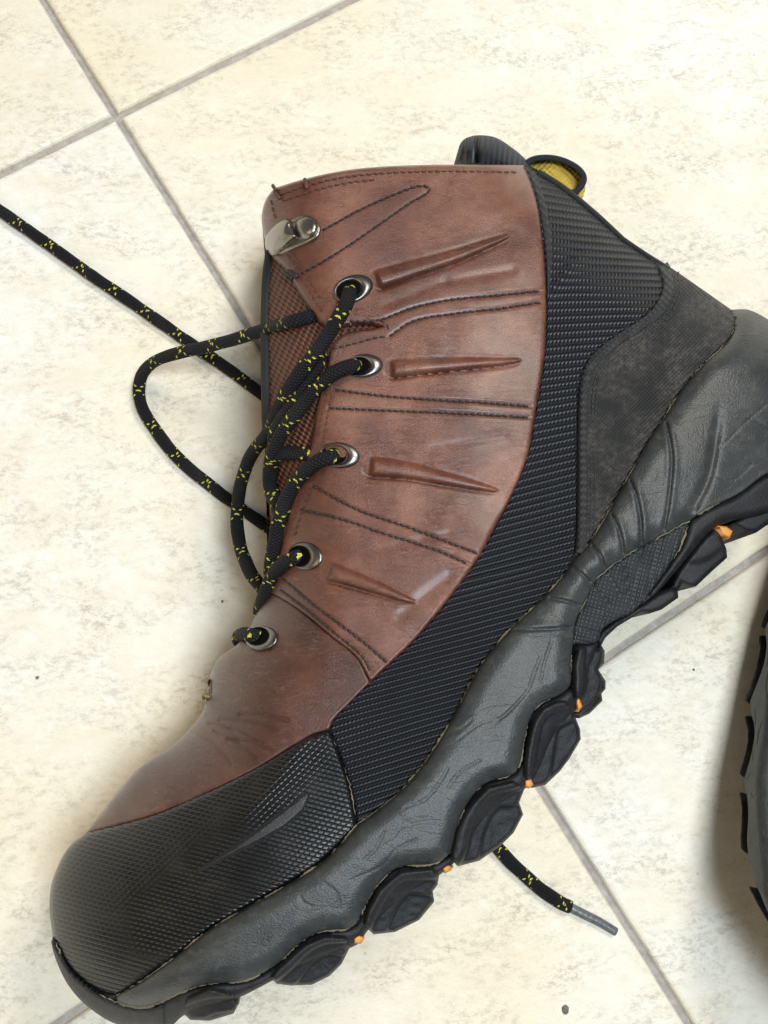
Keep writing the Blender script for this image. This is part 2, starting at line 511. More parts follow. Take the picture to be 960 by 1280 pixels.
def mat_tile():
    m = NT('travertine_look_tile')
    geo = m.new("ShaderNodeNewGeometry").outputs["Position"]
    info = m.new("ShaderNodeObjectInfo").outputs["Random"]
    off = m.comb(m.math('MULTIPLY', info, 7.0), m.math('MULTIPLY', info, 3.0), 0.0)
    add = m.new("ShaderNodeVectorMath", operation='ADD'); m.set(add.inputs[0], geo); m.set(add.inputs[1], off)
    p = add.outputs[0]
    st = m.mapping(p, (1.0, 1.7, 1), (0, 0, -0.45))                   # streaks run one way
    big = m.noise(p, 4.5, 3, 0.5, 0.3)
    mid = m.noise(st, 24, 6, 0.68, 0.3)
    fine = m.noise(st, 120, 8, 0.75, 0.0)
    grit = m.noise(st, 900, 4, 0.7)
    # soft cream ground with tan clouds; warm light is also put into the yellow
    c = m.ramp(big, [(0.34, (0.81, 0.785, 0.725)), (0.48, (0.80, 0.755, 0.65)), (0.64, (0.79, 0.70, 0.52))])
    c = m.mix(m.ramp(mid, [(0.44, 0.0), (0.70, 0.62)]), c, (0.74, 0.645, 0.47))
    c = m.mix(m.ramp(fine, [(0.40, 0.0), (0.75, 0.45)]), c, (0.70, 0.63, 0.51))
    c = m.mix(m.ramp(fine, [(0.25, 0.45), (0.45, 0.0)]), c, (0.90, 0.885, 0.85))
    c = m.mix(m.math('MULTIPLY', m.ramp(grit, [(0.54, 0.0), (0.72, 1.0)]), 0.22), c, (0.56, 0.51, 0.43))
    clus = m.ramp(m.noise(st, 30, 5, 0.7), [(0.42, 0.08), (0.64, 1.0)])
    pit = m.math('MULTIPLY', m.ramp(m.noise(st, 230, 7, 0.85), [(0.51, 0.0), (0.70, 1.0)]), clus)
    c = m.mix(m.math('MULTIPLY', pit, 0.62), c, (0.46, 0.40, 0.31))
    sp = m.voronoi(p, 70)
    c = m.mix(m.ramp(sp, [(0.03, 0.4), (0.055, 0.0)]), c, (0.34, 0.29, 0.22))
    h = m.math('ADD', m.math('MULTIPLY', fine, -0.9), m.math('ADD', m.math('MULTIPLY', pit, -0.5), m.math('MULTIPLY', grit, 0.35)))
    nb = m.bump(h, 0.0007, 0.7)
    r = m.math('ADD', 0.36, m.math('MULTIPLY', fine, 0.3))
    return m.fin(c, r, nb, spec=0.4)
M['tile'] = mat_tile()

def mat_grout():
    m = NT('grey_grout')
    geo = m.new("ShaderNodeNewGeometry").outputs["Position"]
    n = m.noise(geo, 260, 5, 0.7); n2 = m.noise(geo, 25, 3)
    c = m.ramp(n, [(0.3, (0.28, 0.255, 0.23)), (0.7, (0.52, 0.48, 0.44))])
    c = m.mix(m.math('MULTIPLY', n2, 0.5), c, (0.25, 0.215, 0.185))
    return m.fin(c, 0.85, m.bump(n, 0.0006, 0.8), spec=0.2)
M['grout'] = mat_grout()

# ------------------------------------------------------------------ floor
O = W(145.24, 144.54, 0.0)
E2 = W(628.24, 909.68, 0.0) - O
TS = float(np.linalg.norm(E2)); E2 = E2 / TS                           # long joint direction, tile pitch
E1 = np.array([-E2[1], E2[0], 0.0])
if E1 @ (W(437, 0, 0) - O) < 0: E1 = -E1
GAP = 0.0030
FLOOR_C = O + E1 * 0 + E2 * 0
def FP(a, b, z): return O + E1 * a + E2 * b + np.array([0, 0, z])
R_ = 1.6
floor = link("floor", [FP(-R_, -R_, -0.0030), FP(R_, -R_, -0.0030), FP(R_, R_, -0.0030), FP(-R_, R_, -0.0030)], [[0, 1, 2, 3]], M['grout'], smooth=False)
_me = floor.data
if _me.polygons[0].normal.z < 0: _me.flip_normals()
floor["kind"] = "structure"

def tile_mesh(seed):
    r = np.random.default_rng(seed)
    h = TS / 2 - GAP / 2; n = 90
    t = np.linspace(-1, 1, n, endpoint=False)
    ring = []
    for (ax, ay, bx, by) in ((-1, -1, 1, -1), (1, -1, 1, 1), (1, 1, -1, 1), (-1, 1, -1, -1)):
        for k in range(n):
            f = k / n
            ring.append((ax + (bx - ax) * f, ay + (by - ay) * f))
    ring = np.array(ring) * h
    out = ring / h
    N = len(ring)
    def jit(a):
        j = r.normal(0, 1, N)
        j = (j + np.roll(j, 1) + np.roll(j, -1) + np.roll(j, 2) * .5) / 2.2
        return j * a
    j = jit(0.00016)
    V, rows = [], []
    prof = [(0.0004, -0.0050), (0.0, -0.0022), (-0.0002, -0.0012), (-0.0008, -0.0004), (-0.0019, 0.0)]
    # inset by scaling the square
    for k, (ins, z) in enumerate(prof):
        jj = j * (0.5 + 0.5 * k / 4)
        s = (h + ins + jj) / h
        rows.append(len(V))
        for i in range(N):
            V.append((ring[i, 0] * s[i], ring[i, 1] * s[i], z))
    c = len(V); V.append((0, 0, 0.0))
    F_ = []
    for k in range(len(prof) - 1):
        for i in range(N):
            i2 = (i + 1) % N
            F_.append((rows[k] + i, rows[k] + i2, rows[k + 1] + i2, rows[k + 1] + i))
    F_.append([rows[-1] + i for i in range(N)])
    V.pop()
    me = bpy.data.meshes.new("tile")
    me.from_pydata(V, [], F_)
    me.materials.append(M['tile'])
    me.update()
    return me

tile_meshes = [tile_mesh(s) for s in range(4)]
ang = math.atan2(E1[1], E1[0])
tiles = []
k = 0
for i in range(-4, 4):
    for j in range(-4, 4):
        p = FP((i + 0.5) * TS, (j + 0.5) * TS, 0)
        if abs(p[0]) > 1.0 or abs(p[1]) > 1.0: continue
        o = bpy.data.objects.new("tile", tile_meshes[k % 4]); k += 1
        o.location = (p[0], p[1], random.uniform(-0.0001, 0.0001))
        o.rotation_euler = (0, 0, ang + (k % 4) * math.pi / 2)
        col.objects.link(o); o.parent = floor

# ------------------------------------------------------------------ the boot: outline curves (picture points)
Cv = {}
def curve(name, pts, step=4.0): Cv[name] = crom(pts, step)
def rev(n): return Cv[n][::-1]
def join(*arrs):
    out = [arrs[0]]
    for a in arrs[1:]:
        a = np.asarray(a, float)
        if np.linalg.norm(a[0] - out[-1][-1]) < 1.0: a = a[1:]
        if len(a): out.append(a)
    p = np.vstack(out)
    if np.linalg.norm(p[0] - p[-1]) < 1.0: p = p[:-1]
    return p

curve('collar_top', [(343, 235), (383, 223), (425, 214), (467, 209), (533, 206), (600, 206), (655, 206)])
curve('leather_band', [(655, 206), (665, 232), (673, 262), (680, 317), (683, 371), (681, 442), (670, 512), (660, 567), (642, 614), (608, 680), (591, 708), (556, 755), (519, 799), (487, 830), (463, 853)])
curve('vamp_band', [(463, 853), (440, 876), (417, 900), (412, 912)])
curve('vamp_toe', [(412, 912), (385, 921), (324, 958), (250, 994), (184, 1021), (108, 1041)])
curve('vamp_left', [(108, 1041), (127, 1016), (171, 963), (215, 932), (241, 906), (255, 885), (261, 850), (273, 823), (297, 805), (313, 783), (322, 762), (333, 741)])
curve('seam5', [(333, 741), (343, 743), (380, 767), (417, 798), (445, 821), (463, 853)])
curve('eyestay', [(333, 741), (340, 722), (346, 703), (352, 680), (363, 633), (380, 587), (390, 553), (397, 510), (403, 487), (410, 456), (414, 438)])
curve('notch', [(414, 438), (420, 425), (434, 416), (450, 413), (467, 411), (479, 408)])
curve('notch_up', [(479, 408), (466, 404), (447, 404), (425, 407), (408, 406), (398, 399)])
curve('flap', [(398, 399), (382, 376), (368, 353), (364, 342)])
curve('flap_left', [(364, 342), (352, 330), (340, 320), (332, 300), (327, 273), (332, 250), (343, 235)])
curve('toe_right', [(412, 912), (427, 950), (438, 985), (446, 1031)])
curve('toe_bottom', [(446, 1031), (434, 1046), (403, 1077), (364, 1103), (302, 1138), (259, 1164), (215, 1199), (171, 1230), (145, 1244)])
curve('toe_front', [(145, 1244), (119, 1236), (92, 1215), (77, 1192), (66, 1170)])
curve('toe_left', [(66, 1170), (62, 1138), (64, 1107), (75, 1077), (88, 1057), (108, 1041)])
curve('mid_top', [(446, 1031), (467, 1016), (502, 987), (529, 955), (553, 919), (572, 886), (597, 837), (634, 790), (669, 757), (703, 721), (716, 702)])
curve('mid_heel', [(716, 702), (740, 673), (773, 617), (790, 587), (813, 547), (840, 506), (852, 487), (881, 453), (907, 430), (918, 412), (919, 398), (914, 387)])
curve('band_right', [(716, 702), (720, 677), (722, 600), (722, 550), (724, 490), (730, 462), (742, 442), (768, 421), (810, 392), (825, 372), (829, 353), (820, 333), (803, 316), (781, 297)])
curve('band_back', [(781, 297), (747, 266), (706, 233), (680, 217), (660, 206)])
curve('counter_back', [(781, 297), (808, 315), (835, 332), (877, 361), (914, 387)])
curve('heel_back', [(914, 387), (935, 387), (958, 398), (985, 418), (1010, 450), (1027, 495), (1034, 545), (1032, 572)])
curve('mid_low_heel', [(1032, 572), (1000, 577), (958, 592), (923, 617), (895, 630), (880, 637), (862, 651)])
curve('mid_arch', [(862, 651), (827, 670), (797, 686), (773, 701), (745, 725), (731, 752), (720, 775), (716, 805)])
curve('mid_low', [(716, 805), (713, 832), (713, 855), (700, 868), (675, 880), (662, 899), (655, 927), (650, 953), (642, 967), (607, 979), (586, 1001), (572, 1031), (562, 1066), (542, 1079), (498, 1084), (472, 1106), (454, 1136), (441, 1158), (403, 1164), (377, 1177), (342, 1208), (302, 1226), (259, 1230), (228, 1239), (193, 1255), (171, 1258), (147, 1254)])
curve('arch_low', [(862, 651), (852, 678), (840, 700), (820, 730), (800, 756), (787, 767), (768, 776), (752, 788), (746, 802), (716, 805)])

# rounded outlines of the upper (where the surface turns down and away)
SIL_A = crom([(322, 150), (322, 225), (325, 273), (331, 320), (330, 400), (330, 500), (333, 600), (336, 690), (330, 737), (310, 783), (270, 823), (257, 870), (241, 905), (213, 931), (169, 962), (125, 1015), (86, 1054), (62, 1105), (59, 1138), (61, 1180), (71, 1206), (86, 1236), (112, 1264), (149, 1283), (200, 1300)], 6)
SIL_B = crom([(640, 170), (662, 204), (706, 230), (750, 266), (781, 294), (835, 329), (877, 358), (914, 384), (937, 383), (960, 394), (988, 414), (1014, 448), (1031, 493), (1039, 545), (1040, 600)], 6)
ZM = 0.050
CTRL = np.array([  # x, y, height of the surface above the floor
    (340, 240, .083), (480, 215, .084), (600, 215, .083), (655, 215, .082), (430, 330, .087), (560, 330, .090), (680, 330, .088), (760, 340, .083),
    (420, 470, .089), (560, 470, .094), (680, 470, .092), (800, 480, .088), (400, 580, .088), (520, 600, .095), (640, 620, .095), (740, 600, .094),
    (370, 690, .087), (470, 720, .096), (560, 740, .098), (650, 740, .099), (340, 780, .090), (430, 830, .098), (520, 870, .101),
    (600, 850, .101), (900, 450, .090), (860, 580, .094), (960, 500, .088), (1030, 560, .078), (760, 720, .097), (700, 800, .100), (640, 920, .103), (540, 1020, .104), (430, 1000, .103), (300, 900, .093),
    (200, 980, .087), (300, 1030, .101), (200, 1090, .094), (110, 1120, .086), (450, 1100, .104), (300, 1180, .102), (200, 1200, .097), (130, 1220, .090), (400, 1200, .103), (250, 1270, .098), (560, 1090, .103), (900, 680, .090), (330, 400, .084), (330, 560, .084)])
_s = 300.0
def _k(r2): return np.where(r2 > 0, 0.5 * r2 * np.log(np.maximum(r2, 1e-12)), 0.0)
_X = CTRL[:, :2] / _s
_K = _k(((_X[:, None] - _X[None])**2).sum(2)) + np.eye(len(_X)) * 0.02
_Pm = np.hstack([np.ones((len(_X), 1)), _X])
_A = np.block([[_K, _Pm], [_Pm.T, np.zeros((3, 3))]])
_c = np.linalg.solve(_A, np.concatenate([CTRL[:, 2], np.zeros(3)]))
def amp(P):
    Q = P / _s
    out = np.empty(len(P))
    for i in range(0, len(P), 5000):
        q = Q[i:i + 5000]
        out[i:i + 5000] = _k(((q[:, None] - _X[None])**2).sum(2)) @ _c[:-3] + _c[-3] + q @ _c[-2:]
    return out
def Hbase(P):
    P = np.atleast_2d(np.asarray(P, float))
    dA = dist_poly(P, SIL_A); dB = dist_poly(P, SIL_B)
    y = P[:, 1]
    RA = np.interp(y, [200, 350, 600, 750, 850, 950, 1100, 1200], [95, 100, 100, 110, 130, 135, 125, 105])
    RB = np.interp(P[:, 0], [660, 760, 860, 960], [75, 85, 85, 75])
    def f(t): return np.sqrt(np.clip(1 - (1 - np.clip(t, 0, 1))**2, 0, 1))
    return ZM + (amp(P) - ZM) * f(dA / RA) * f(dB / RB)
def S(px, py, h=0.0):
    """point on the boot's outer surface, lifted by h"""
    P = np.stack([np.atleast_1d(np.asarray(px, float)), np.atleast_1d(np.asarray(py, float))], 1)
    z = Hbase(P) + np.asarray(h)
    return W(P[:, 0], P[:, 1], z)

# embossed gills: centre line and half width from the blunt end to the pointed end
GILLS = [
    ([(474, 349), (520, 335), (570, 320), (610, 305), (636, 295)], 13),
    ([(492, 461), (540, 457), (590, 454), (630, 452), (650, 450)], 12),
    ([(466, 583), (510, 588), (555, 598), (595, 607), (622, 613)], 14),
    ([(415, 715), (445, 725), (480, 738), (505, 748), (520, 753)], 13),
]
GILLS = [(crom(p, 3), w) for p, w in GILLS]
SEAMS = {
    'top_a': [(403, 288), (450, 262), (500, 240), (527, 232), (537, 237), (513, 253), (450, 297), (410, 323), (374, 343)],
    's2a': [(437, 402), (473, 400), (517, 384), (567, 374), (622, 369), (679, 363)],
    's2b': [(487, 420), (517, 401), (567, 392), (620, 386), (680, 377)],
    's3a': [(419, 487), (480, 495), (547, 500), (600, 503), (668, 508)],
    's3b': [(411, 510), (480, 513), (600, 518), (665, 522)],
    's4a': [(390, 607), (447, 637), (513, 660), (598, 692)],
    's4b': [(375, 637), (430, 650), (480, 667), (547, 688), (588, 706)],
    's5a': [(353, 723), (397, 760), (447, 797), (484, 828)],
    's5b': [(350, 737), (384, 763), (420, 793), (449, 817), (464, 840)],
}
SEAMS = {k: crom(v, 3) for k, v in SEAMS.items()}

def leather_disp(P):
    z = 0.00045 * vnoise(P, 75, 1) + 0.00010 * vnoise(P, 21, 2)
    for line, w in GILLS:
        lo, hi = line.min(0) - 45, line.max(0) + 45
        k = ((P > lo) & (P < hi)).all(1)
        if not k.any(): continue
        Q = P[k]
        d2 = ((Q[:, None] - line[None])**2).sum(2)
        i = d2.argmin(1)
        t = i / (len(line) - 1)
        d = np.sqrt(d2[np.arange(len(Q)), i])
        hw = w * 0.80 * np.clip(1 - t, 0, 1)**0.55 + 1.2
        # blunt start: cut by distance behind the first point
        dirv = line[3] - line[0]; dirv = dirv / np.linalg.norm(dirv)
        along = (Q - line[0]) @ dirv
        e = np.clip(1 - (d / hw)**2, 0, 1)
        below = (Q - line[i]) @ np.array([-dirv[1], dirv[0]])
        lowside = 1 / (1 + np.exp(-below / 1.2))                     # crisp along the lower edge, blended above
        ridge = (np.sqrt(e) * lowside + e**0.8 * (1 - lowside)) * np.clip((along + 4) / 6, 0, 1)
        moat = np.exp(-((d - hw - 1.0) / 2.6)**2) * np.clip((along + 14) / 12, 0, 1) * (1 - t)**0.4
        z[k] += 0.0034 * ridge * (0.4 + 0.6 * (1 - t)) - 0.0011 * moat * (0.25 + 0.75 * lowside)
        # the leather swells gently between the gills
        z[k] -= 0.0004 * np.exp(-(d / 26)**2)
    for n_, line in SEAMS.items():
        lo, hi = line.min(0) - 14, line.max(0) + 14
        k = ((P > lo) & (P < hi)).all(1)
        if k.any():
            d = dist_poly(P[k], line)
            z[k] -= (0.00012 if n_ == 'top_a' else 0.0005) * np.exp(-(d / 2.6)**2)
    # folds running off the seams
    for a, b, wd, dp in [((560, 352), (640, 338), 6, .0004), ((500, 770), (560, 722), 8, .0005), ((480, 382), (556, 352), 6, .0004), ((455, 690), (560, 668), 6, .0003), ((540, 560), (630, 545), 6, .0003)]:
        L = np.array([a, b], float)
        k = ((P > L.min(0) - 30) & (P < L.max(0) + 30)).all(1)
        if k.any():
            d = dist_poly(P[k], L)
            z[k] -= dp * np.exp(-(d / wd)**2)
    return z

def vamp_disp(P):
    z = 0.0005 * vnoise(P, 40, 5)
    # flex creases behind the toe
    for i, (a, b) in enumerate([((262, 905), (330, 930)), ((268, 915), (322, 948)), ((275, 900), (345, 912)), ((258, 895), (300, 925)), ((285, 925), (340, 938)), ((300, 893), (360, 900)), ((240, 915), (290, 955))]):
        L = crom([a, ((a[0] + b[0]) / 2 + 3, (a[1] + b[1]) / 2 - 3), b], 5)
        k = ((P > L.min(0) - 14) & (P < L.max(0) + 14)).all(1)
        if k.any():
            d = dist_poly(P[k], L)
            z[k] -= 0.0008 * np.exp(-(d / 2.2)**2)
    d = dist_poly(P, np.array([(327, 830), (375, 838)], float))
    z -= 0.0012 * np.exp(-(d / 22)**2)
    d = np.hypot(P[:, 0] - 318, P[:, 1] - 850)
    z += 0.0016 * np.exp(-(d / 32)**2)
    for n_ in ('s5a', 's5b'):
        d = dist_poly(P, SEAMS[n_]); z -= 0.0006 * np.exp(-(d / 3.2)**2)
    return z

def edged(off, w, extra=None, low=0.0):
    """height function: surface + off, rounded off towards the outline"""
    def f(P, d):
        z = Hbase(P) + low + (off - low) * np.sqrt(np.clip(1 - (1 - np.clip(d / w, 0, 1))**2, 0, 1))
        if extra is not None: z = z + extra(P) * np.clip(d / (w * 1.5), 0, 1)
        return z
    return f

boot = empty("hiking_boot", "worn brown leather hiking boot lying on its side across the tiles", "boot", None)
_b = W(480, 700, 0.0); boot.location = tuple(_b)
def fix(o):           # keep world placement when parented to the boot's root
    o.matrix_parent_inverse = Matrix.Translation(-Vector(_b)); return o

def bpatch(*a, **k): return fix(patch(*a, **k))
def btube(*a, **k): return fix(tube(*a, **k))
def blink(*a, **k): return fix(link(*a, **k))

P_quarter = join(Cv['collar_top'], Cv['leather_band'], rev('seam5'), Cv['eyestay'], Cv['notch'], Cv['notch_up'], Cv['flap'], Cv['flap_left'])
P_vamp = join(Cv['seam5'], Cv['vamp_band'], Cv['vamp_toe'], Cv['vamp_left'])
P_toe = join(rev('vamp_toe'), Cv['toe_right'], Cv['toe_bottom'], Cv['toe_front'], Cv['toe_left'])
P_band = join(rev('leather_band'), [(660, 206)], rev('band_back'), rev('band_right'), rev('mid_top'), rev('toe_right'), rev('vamp_band'))
P_counter = join(rev('band_right'), rev('mid_heel')[0:1], Cv['counter_back']) if False else join(Cv['band_right'], Cv['counter_back'], rev('mid_heel'))
P_mid = join(Cv['mid_top'], Cv['mid_heel'], Cv['heel_back'], Cv['mid_low_heel'], Cv['mid_arch'], Cv['mid_low'], rev('toe_bottom'))
P_arch = join(Cv['arch_low'], rev('mid_arch'))

quarter = bpatch("quarter_panel", P_quarter, edged(0.0016, 4, leather_disp), M['leather'], boot, 1.8, 0.0026)
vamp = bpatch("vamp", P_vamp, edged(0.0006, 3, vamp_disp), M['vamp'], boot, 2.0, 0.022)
toe = bpatch("toe_cap", P_toe, edged(0.0020, 6), M['toe'], boot, 3.0, 0.026)

_cx = join(Cv['leather_band'], Cv['vamp_band'])
def rib_uv(V):
    y = V[:, 1]
    a = np.interp(y, [230, 270, 340, 420, 520, 600, 800, 1000], [0.16, .12, .02, -.06, -.2, -.28, -.33, -.36])
    xc = np.interp(y, [210, 300, 400, 500, 600, 700, 800, 900, 1000], [690, 745, 740, 700, 690, 655, 590, 510, 470])
    ph = (y - a * (V[:, 0] - xc))
    # constant pitch along the strip
    yy = np.linspace(190, 1060, 200)
    ctr = np.interp(yy, [210, 300, 400, 500, 600, 700, 800, 900, 1000], [690, 745, 740, 700, 690, 655, 590, 510, 470])
    return np.stack([(V[:, 0] + 0.3 * (y)) / 4.6, ph / 9.3], 1)
def band_disp(P):
    return 0.0006 * vnoise(P, 60, 9) - 0.0009 * np.exp(-(dist_poly(P, np.array([(690, 365), (740, 300)], float)) / 8)**2) - 0.0007 * np.exp(-(dist_poly(P, np.array([(560, 740), (660, 705)], float)) / 10)**2)
band = bpatch("ribbed_fabric_panel", P_band, edged(0.0004, 3, band_disp), M['rib'], boot, 3.0, 0.016, rib_uv)
counter = bpatch("heel_counter", P_counter, edged(0.0016, 5, lambda P: 0.0006 * vnoise(P, 50, 4)), M['counter'], boot, 3.0, 0.018)

# ---- midsole with moulded grooves
MGROOVES = [crom(p, 3) for p in [
    [(833, 529), (839, 560), (840, 583), (836, 625), (830, 664)], [(788, 600), (796, 622), (801, 650), (802, 682)], [(765, 643), (773, 660), (778, 680), (779, 694)],
    [(740, 682), (750, 694), (757, 712)], [(715, 708), (727, 717), (738, 728)], [(687, 747), (706, 751), (728, 758)], [(640, 787), (675, 787), (716, 784)],
]]
SOFTGROOVE = crom([(899, 505), (897, 530), (890, 577), (882, 605), (868, 632)], 4)
MCRACKS = [crom(p, 3) for p in [
    [(676, 820), (668, 840), (660, 862), (640, 885), (618, 905)], [(655, 870), (630, 895), (600, 905), (572, 925)], [(590, 900), (575, 912), (560, 918)],
    [(560, 960), (545, 985), (530, 1000), (505, 1010)], [(600, 950), (575, 965), (560, 985)], [(480, 1040), (470, 1060), (455, 1075)], [(520, 1050), (495, 1062), (480, 1080), (440, 1100)],
    [(690, 800), (680, 830), (676, 850)], [(375, 1120), (380, 1128), (390, 1133)], [(400, 1100), (420, 1115), (425, 1135)], [(900, 560), (930, 530), (958, 505)], [(885, 590), (915, 600), (940, 580)]]]
def mid_disp(P):
    z = 0.00022 * vnoise(P, 70, 11) + 0.00006 * vnoise(P, 18, 12)
    for g in MGROOVES:
        k = ((P > g.min(0) - 16) & (P < g.max(0) + 16)).all(1)
        if k.any():
            d = dist_poly(P[k], g); z[k] -= 0.0012 * np.exp(-(d / 1.5)**2) - 0.0004 * np.exp(-((d - 5) / 4)**2)
    d = dist_poly(P, SOFTGROOVE); z -= 0.0015 * np.exp(-(d / 6)**2) * np.clip((P[:, 1] - 500) / 50, 0, 1)
    for g in MCRACKS:
        k = ((P > g.min(0) - 10) & (P < g.max(0) + 10)).all(1)
        if k.any():
            d = dist_poly(P[k], g); z[k] -= 0.0003 * np.exp(-(d / 1.4)**2)
    return z
def mid_z(P, d):
    dl = dist_poly(P, join(Cv['mid_arch'], Cv['mid_low']))
    dt = dist_poly(P, np.vstack([rev('toe_bottom'), Cv['mid_top'], Cv['mid_heel']]))
    full = 0.0060
    prof = full * np.sqrt(np.clip(1 - (1 - np.clip(dt / 26, 0, 1))**2, 0, 1))
    prof = 0.0012 + prof
    roll = -0.0030 * np.clip(1 - dl / 22, 0, 1)**2            # rolls in a little above the outsole
    return Hbase(P) + prof + roll + mid_disp(P) * np.clip(d / 5, 0, 1)
midsole = bpatch("midsole", P_mid, mid_z, M['midsole'], boot, 2.0, 0.084)
def arch_z(P, d):
    z = Hbase(P) + 0.0035 + 0.0010 * np.clip(d / 6, 0, 1)
    for g in [[(830, 664), (822, 690), (815, 715), (800, 752)], [(802, 682), (800, 705), (795, 730), (790, 752)], [(779, 697), (782, 715), (786, 740), (785, 755)], [(757, 712), (768, 730), (775, 745)], [(742, 735), (755, 745), (762, 757)], [(732, 758), (745, 763), (755, 768)], [(722, 785), (740, 788), (748, 795)]]:
        z -= 0.0010 * np.exp(-(dist_poly(P, crom(g, 4)) / 1.8)**2)
    return z
bpatch("arch_inset", P_arch, arch_z, M['arch'], boot, 3.0, 0.06)

# ---- outsole
out_edge = crom([(66, 1174), (73, 1204), (88, 1234), (114, 1261), (149, 1280), (200, 1292), (232, 1268), (296, 1248), (348, 1222), (400, 1197), (446, 1181), (460, 1163), (505, 1122), (556, 1089), (575, 1070), (610, 1020), (662, 981), (674, 964), (695, 920), (722, 884), (730, 866), (738, 835), (748, 803)], 4)
P_slab = join(out_edge, Cv['mid_low'], rev('toe_front')[0:0] if False else [(145, 1246)], Cv['toe_front'])
mid_low_all = np.vstack([Cv['mid_low_heel'], Cv['arch_low'], Cv['mid_low']])
def slab_z(P, d):
    dl = dist_poly(P, mid_low_all)
    return Hbase(P) + 0.0005 + 0.0020 * np.sqrt(np.clip(d / 6, 0, 1)) - 0.0040 * np.clip((dl - 10) / 30, 0, 1) + 0.0004 * vnoise(P, 14, 31)
slab = bpatch("outsole", P_slab, slab_z, M['outsole'], boot, 3.5, 0.085)

LUGS = [
    [(722, 806), (747, 811), (750, 803), (756, 814), (755, 829), (748, 837), (757, 851), (757, 861), (752, 867), (753, 876), (737, 892), (724, 898), (720, 880), (716, 858), (716, 832)],
    [(706, 875), (718, 884), (719, 896), (725, 911), (726, 924), (719, 936), (712, 948), (700, 964), (682, 981), (665, 985), (656, 970), (656, 950), (659, 927), (666, 901), (678, 884), (694, 876)],
    [(562, 1071), (568, 1040), (574, 1026), (588, 1004), (609, 983), (642, 975), (656, 985), (649, 1003), (654, 1018), (642, 1041), (625, 1058), (599, 1076), (572, 1083)],
    [(454, 1156), (459, 1136), (474, 1110), (500, 1088), (542, 1083), (549, 1094), (547, 1106), (541, 1114), (543, 1127), (524, 1150), (494, 1165), (467, 1168)],
    [(338, 1222), (347, 1208), (379, 1180), (405, 1169), (434, 1171), (437, 1185), (427, 1205), (412, 1220), (390, 1231), (364, 1232), (346, 1230)],
    [(228, 1266), (233, 1248), (260, 1234), (289, 1242), (299, 1254), (292, 1267), (262, 1276), (238, 1275)],
]
def smooth_closed(p, step=3.0):
    return crom(p, step, closed=True)[:-1]
def lug_z(P, d):
    dl = dist_poly(P, Cv['mid_low'])
    ph = float(P[:, 0].mean()) % 6.0                         # every lug is worn a little differently
    st = lambda x, c, w: 1 / (1 + np.exp(-(x - c) / w))
    rim = 0.0050 * np.sqrt(np.clip(1 - (1 - np.clip(d / 5.5, 0, 1))**2, 0, 1))
    z = Hbase(P) + 0.0006 + rim + 0.0014 * np.exp(-((dl - 9) / 7)**2)
    c1 = 17 + ph * 0.5
    z -= 0.0062 * st(dl, c1, 0.45)
    z -= 0.0034 * st(dl, c1 + 15 + ph + 3.0 * np.sin(P[:, 0] / 17.0), 0.45)
    z -= 0.00005 * np.clip(dl - c1, 0, 40)
    return z + 0.00018 * vnoise(P, 6, 22)
lugs = []
for i, L in enumerate(LUGS):
    o = bpatch("tread_lug", np.array(L, float), lug_z, M['outsole'], boot, 1.8, 0.028)
    lugs.append(o)
# the same row of lugs again on the far half of the tread
for o in lugs[:5]:
    c = o.copy(); col.objects.link(c); c.parent = boot
    c.matrix_parent_inverse = o.matrix_parent_inverse.copy(); c.location = (-0.002, 0.003, -0.050)

# heel outsole
P_hstrip = join(Cv['mid_low_heel'], crom([(862, 651), (852, 678), (840, 700), (820, 730), (803, 755)], 4), crom([(803, 755), (822, 740), (845, 714), (865, 690), (884, 668), (905, 652), (930, 648), (958, 641), (995, 628), (1030, 600), (1032, 572)], 4))
def hz(off, w):
    return lambda P, d: Hbase(P) + off + 0.003 * np.sqrt(np.clip(d / w, 0, 1)) + 0.0002 * vnoise(P, 16, 41)
bpatch("heel_outsole", P_hstrip, hz(0.0, 8), M['outsole'], boot, 3.0, 0.075)
HL = [
    [(893, 661), (900, 667), (908, 686), (909, 697), (890, 714), (870, 733), (862, 733), (852, 729), (849, 737), (837, 738), (846, 716), (866, 690), (880, 672)],
    [(838, 735), (847, 737), (848, 747), (827, 762), (812, 767), (796, 765), (786, 768), (800, 757), (822, 742)],
    [(917, 654), (930, 664), (945, 666), (958, 657), (990, 641), (1024, 614), (1032, 598), (992, 626), (958, 638), (930, 646)],
]
for L in HL:
    o = bpatch("heel_lug", np.array(L, float), lambda P, d: Hbase(P) - 0.002 + 0.0022 * np.clip(d / 4, 0, 1) - 0.0016 * (1 / (1 + np.exp(-(dist_poly(P, Cv['mid_low_heel']) - 52) / 1.5))), M['outsole'], boot, 2.6, 0.07)
bpatch("arch_outsole", np.array([(746, 803), (752, 788), (768, 776), (787, 767), (803, 755), (810, 760), (795, 769), (772, 783), (757, 797), (752, 806)], float), hz(-0.004, 5), M['outsole'], boot, 3.0, 0.07)

# toe bumper rim: the outsole wraps up over the toe
rim_in = crom([(66, 1172), (78, 1195), (93, 1218), (120, 1240), (147, 1253), (175, 1259), (205, 1255)], 3)
rim_out = crom([(205, 1284), (149, 1281), (113, 1261), (87, 1234), (72, 1205), (64, 1178), (66, 1172)], 3)
def rim_z(P, d):
    return Hbase(P) + 0.0015 + 0.0038 * np.sqrt(np.clip(1 - (1 - np.clip(d / 7, 0, 1))**2, 0, 1)) + 0.0003 * vnoise(P, 10, 51)
bpatch("toe_bumper", join(rim_in, rim_out), rim_z, M['outsole'], boot, 2.6, 0.04)

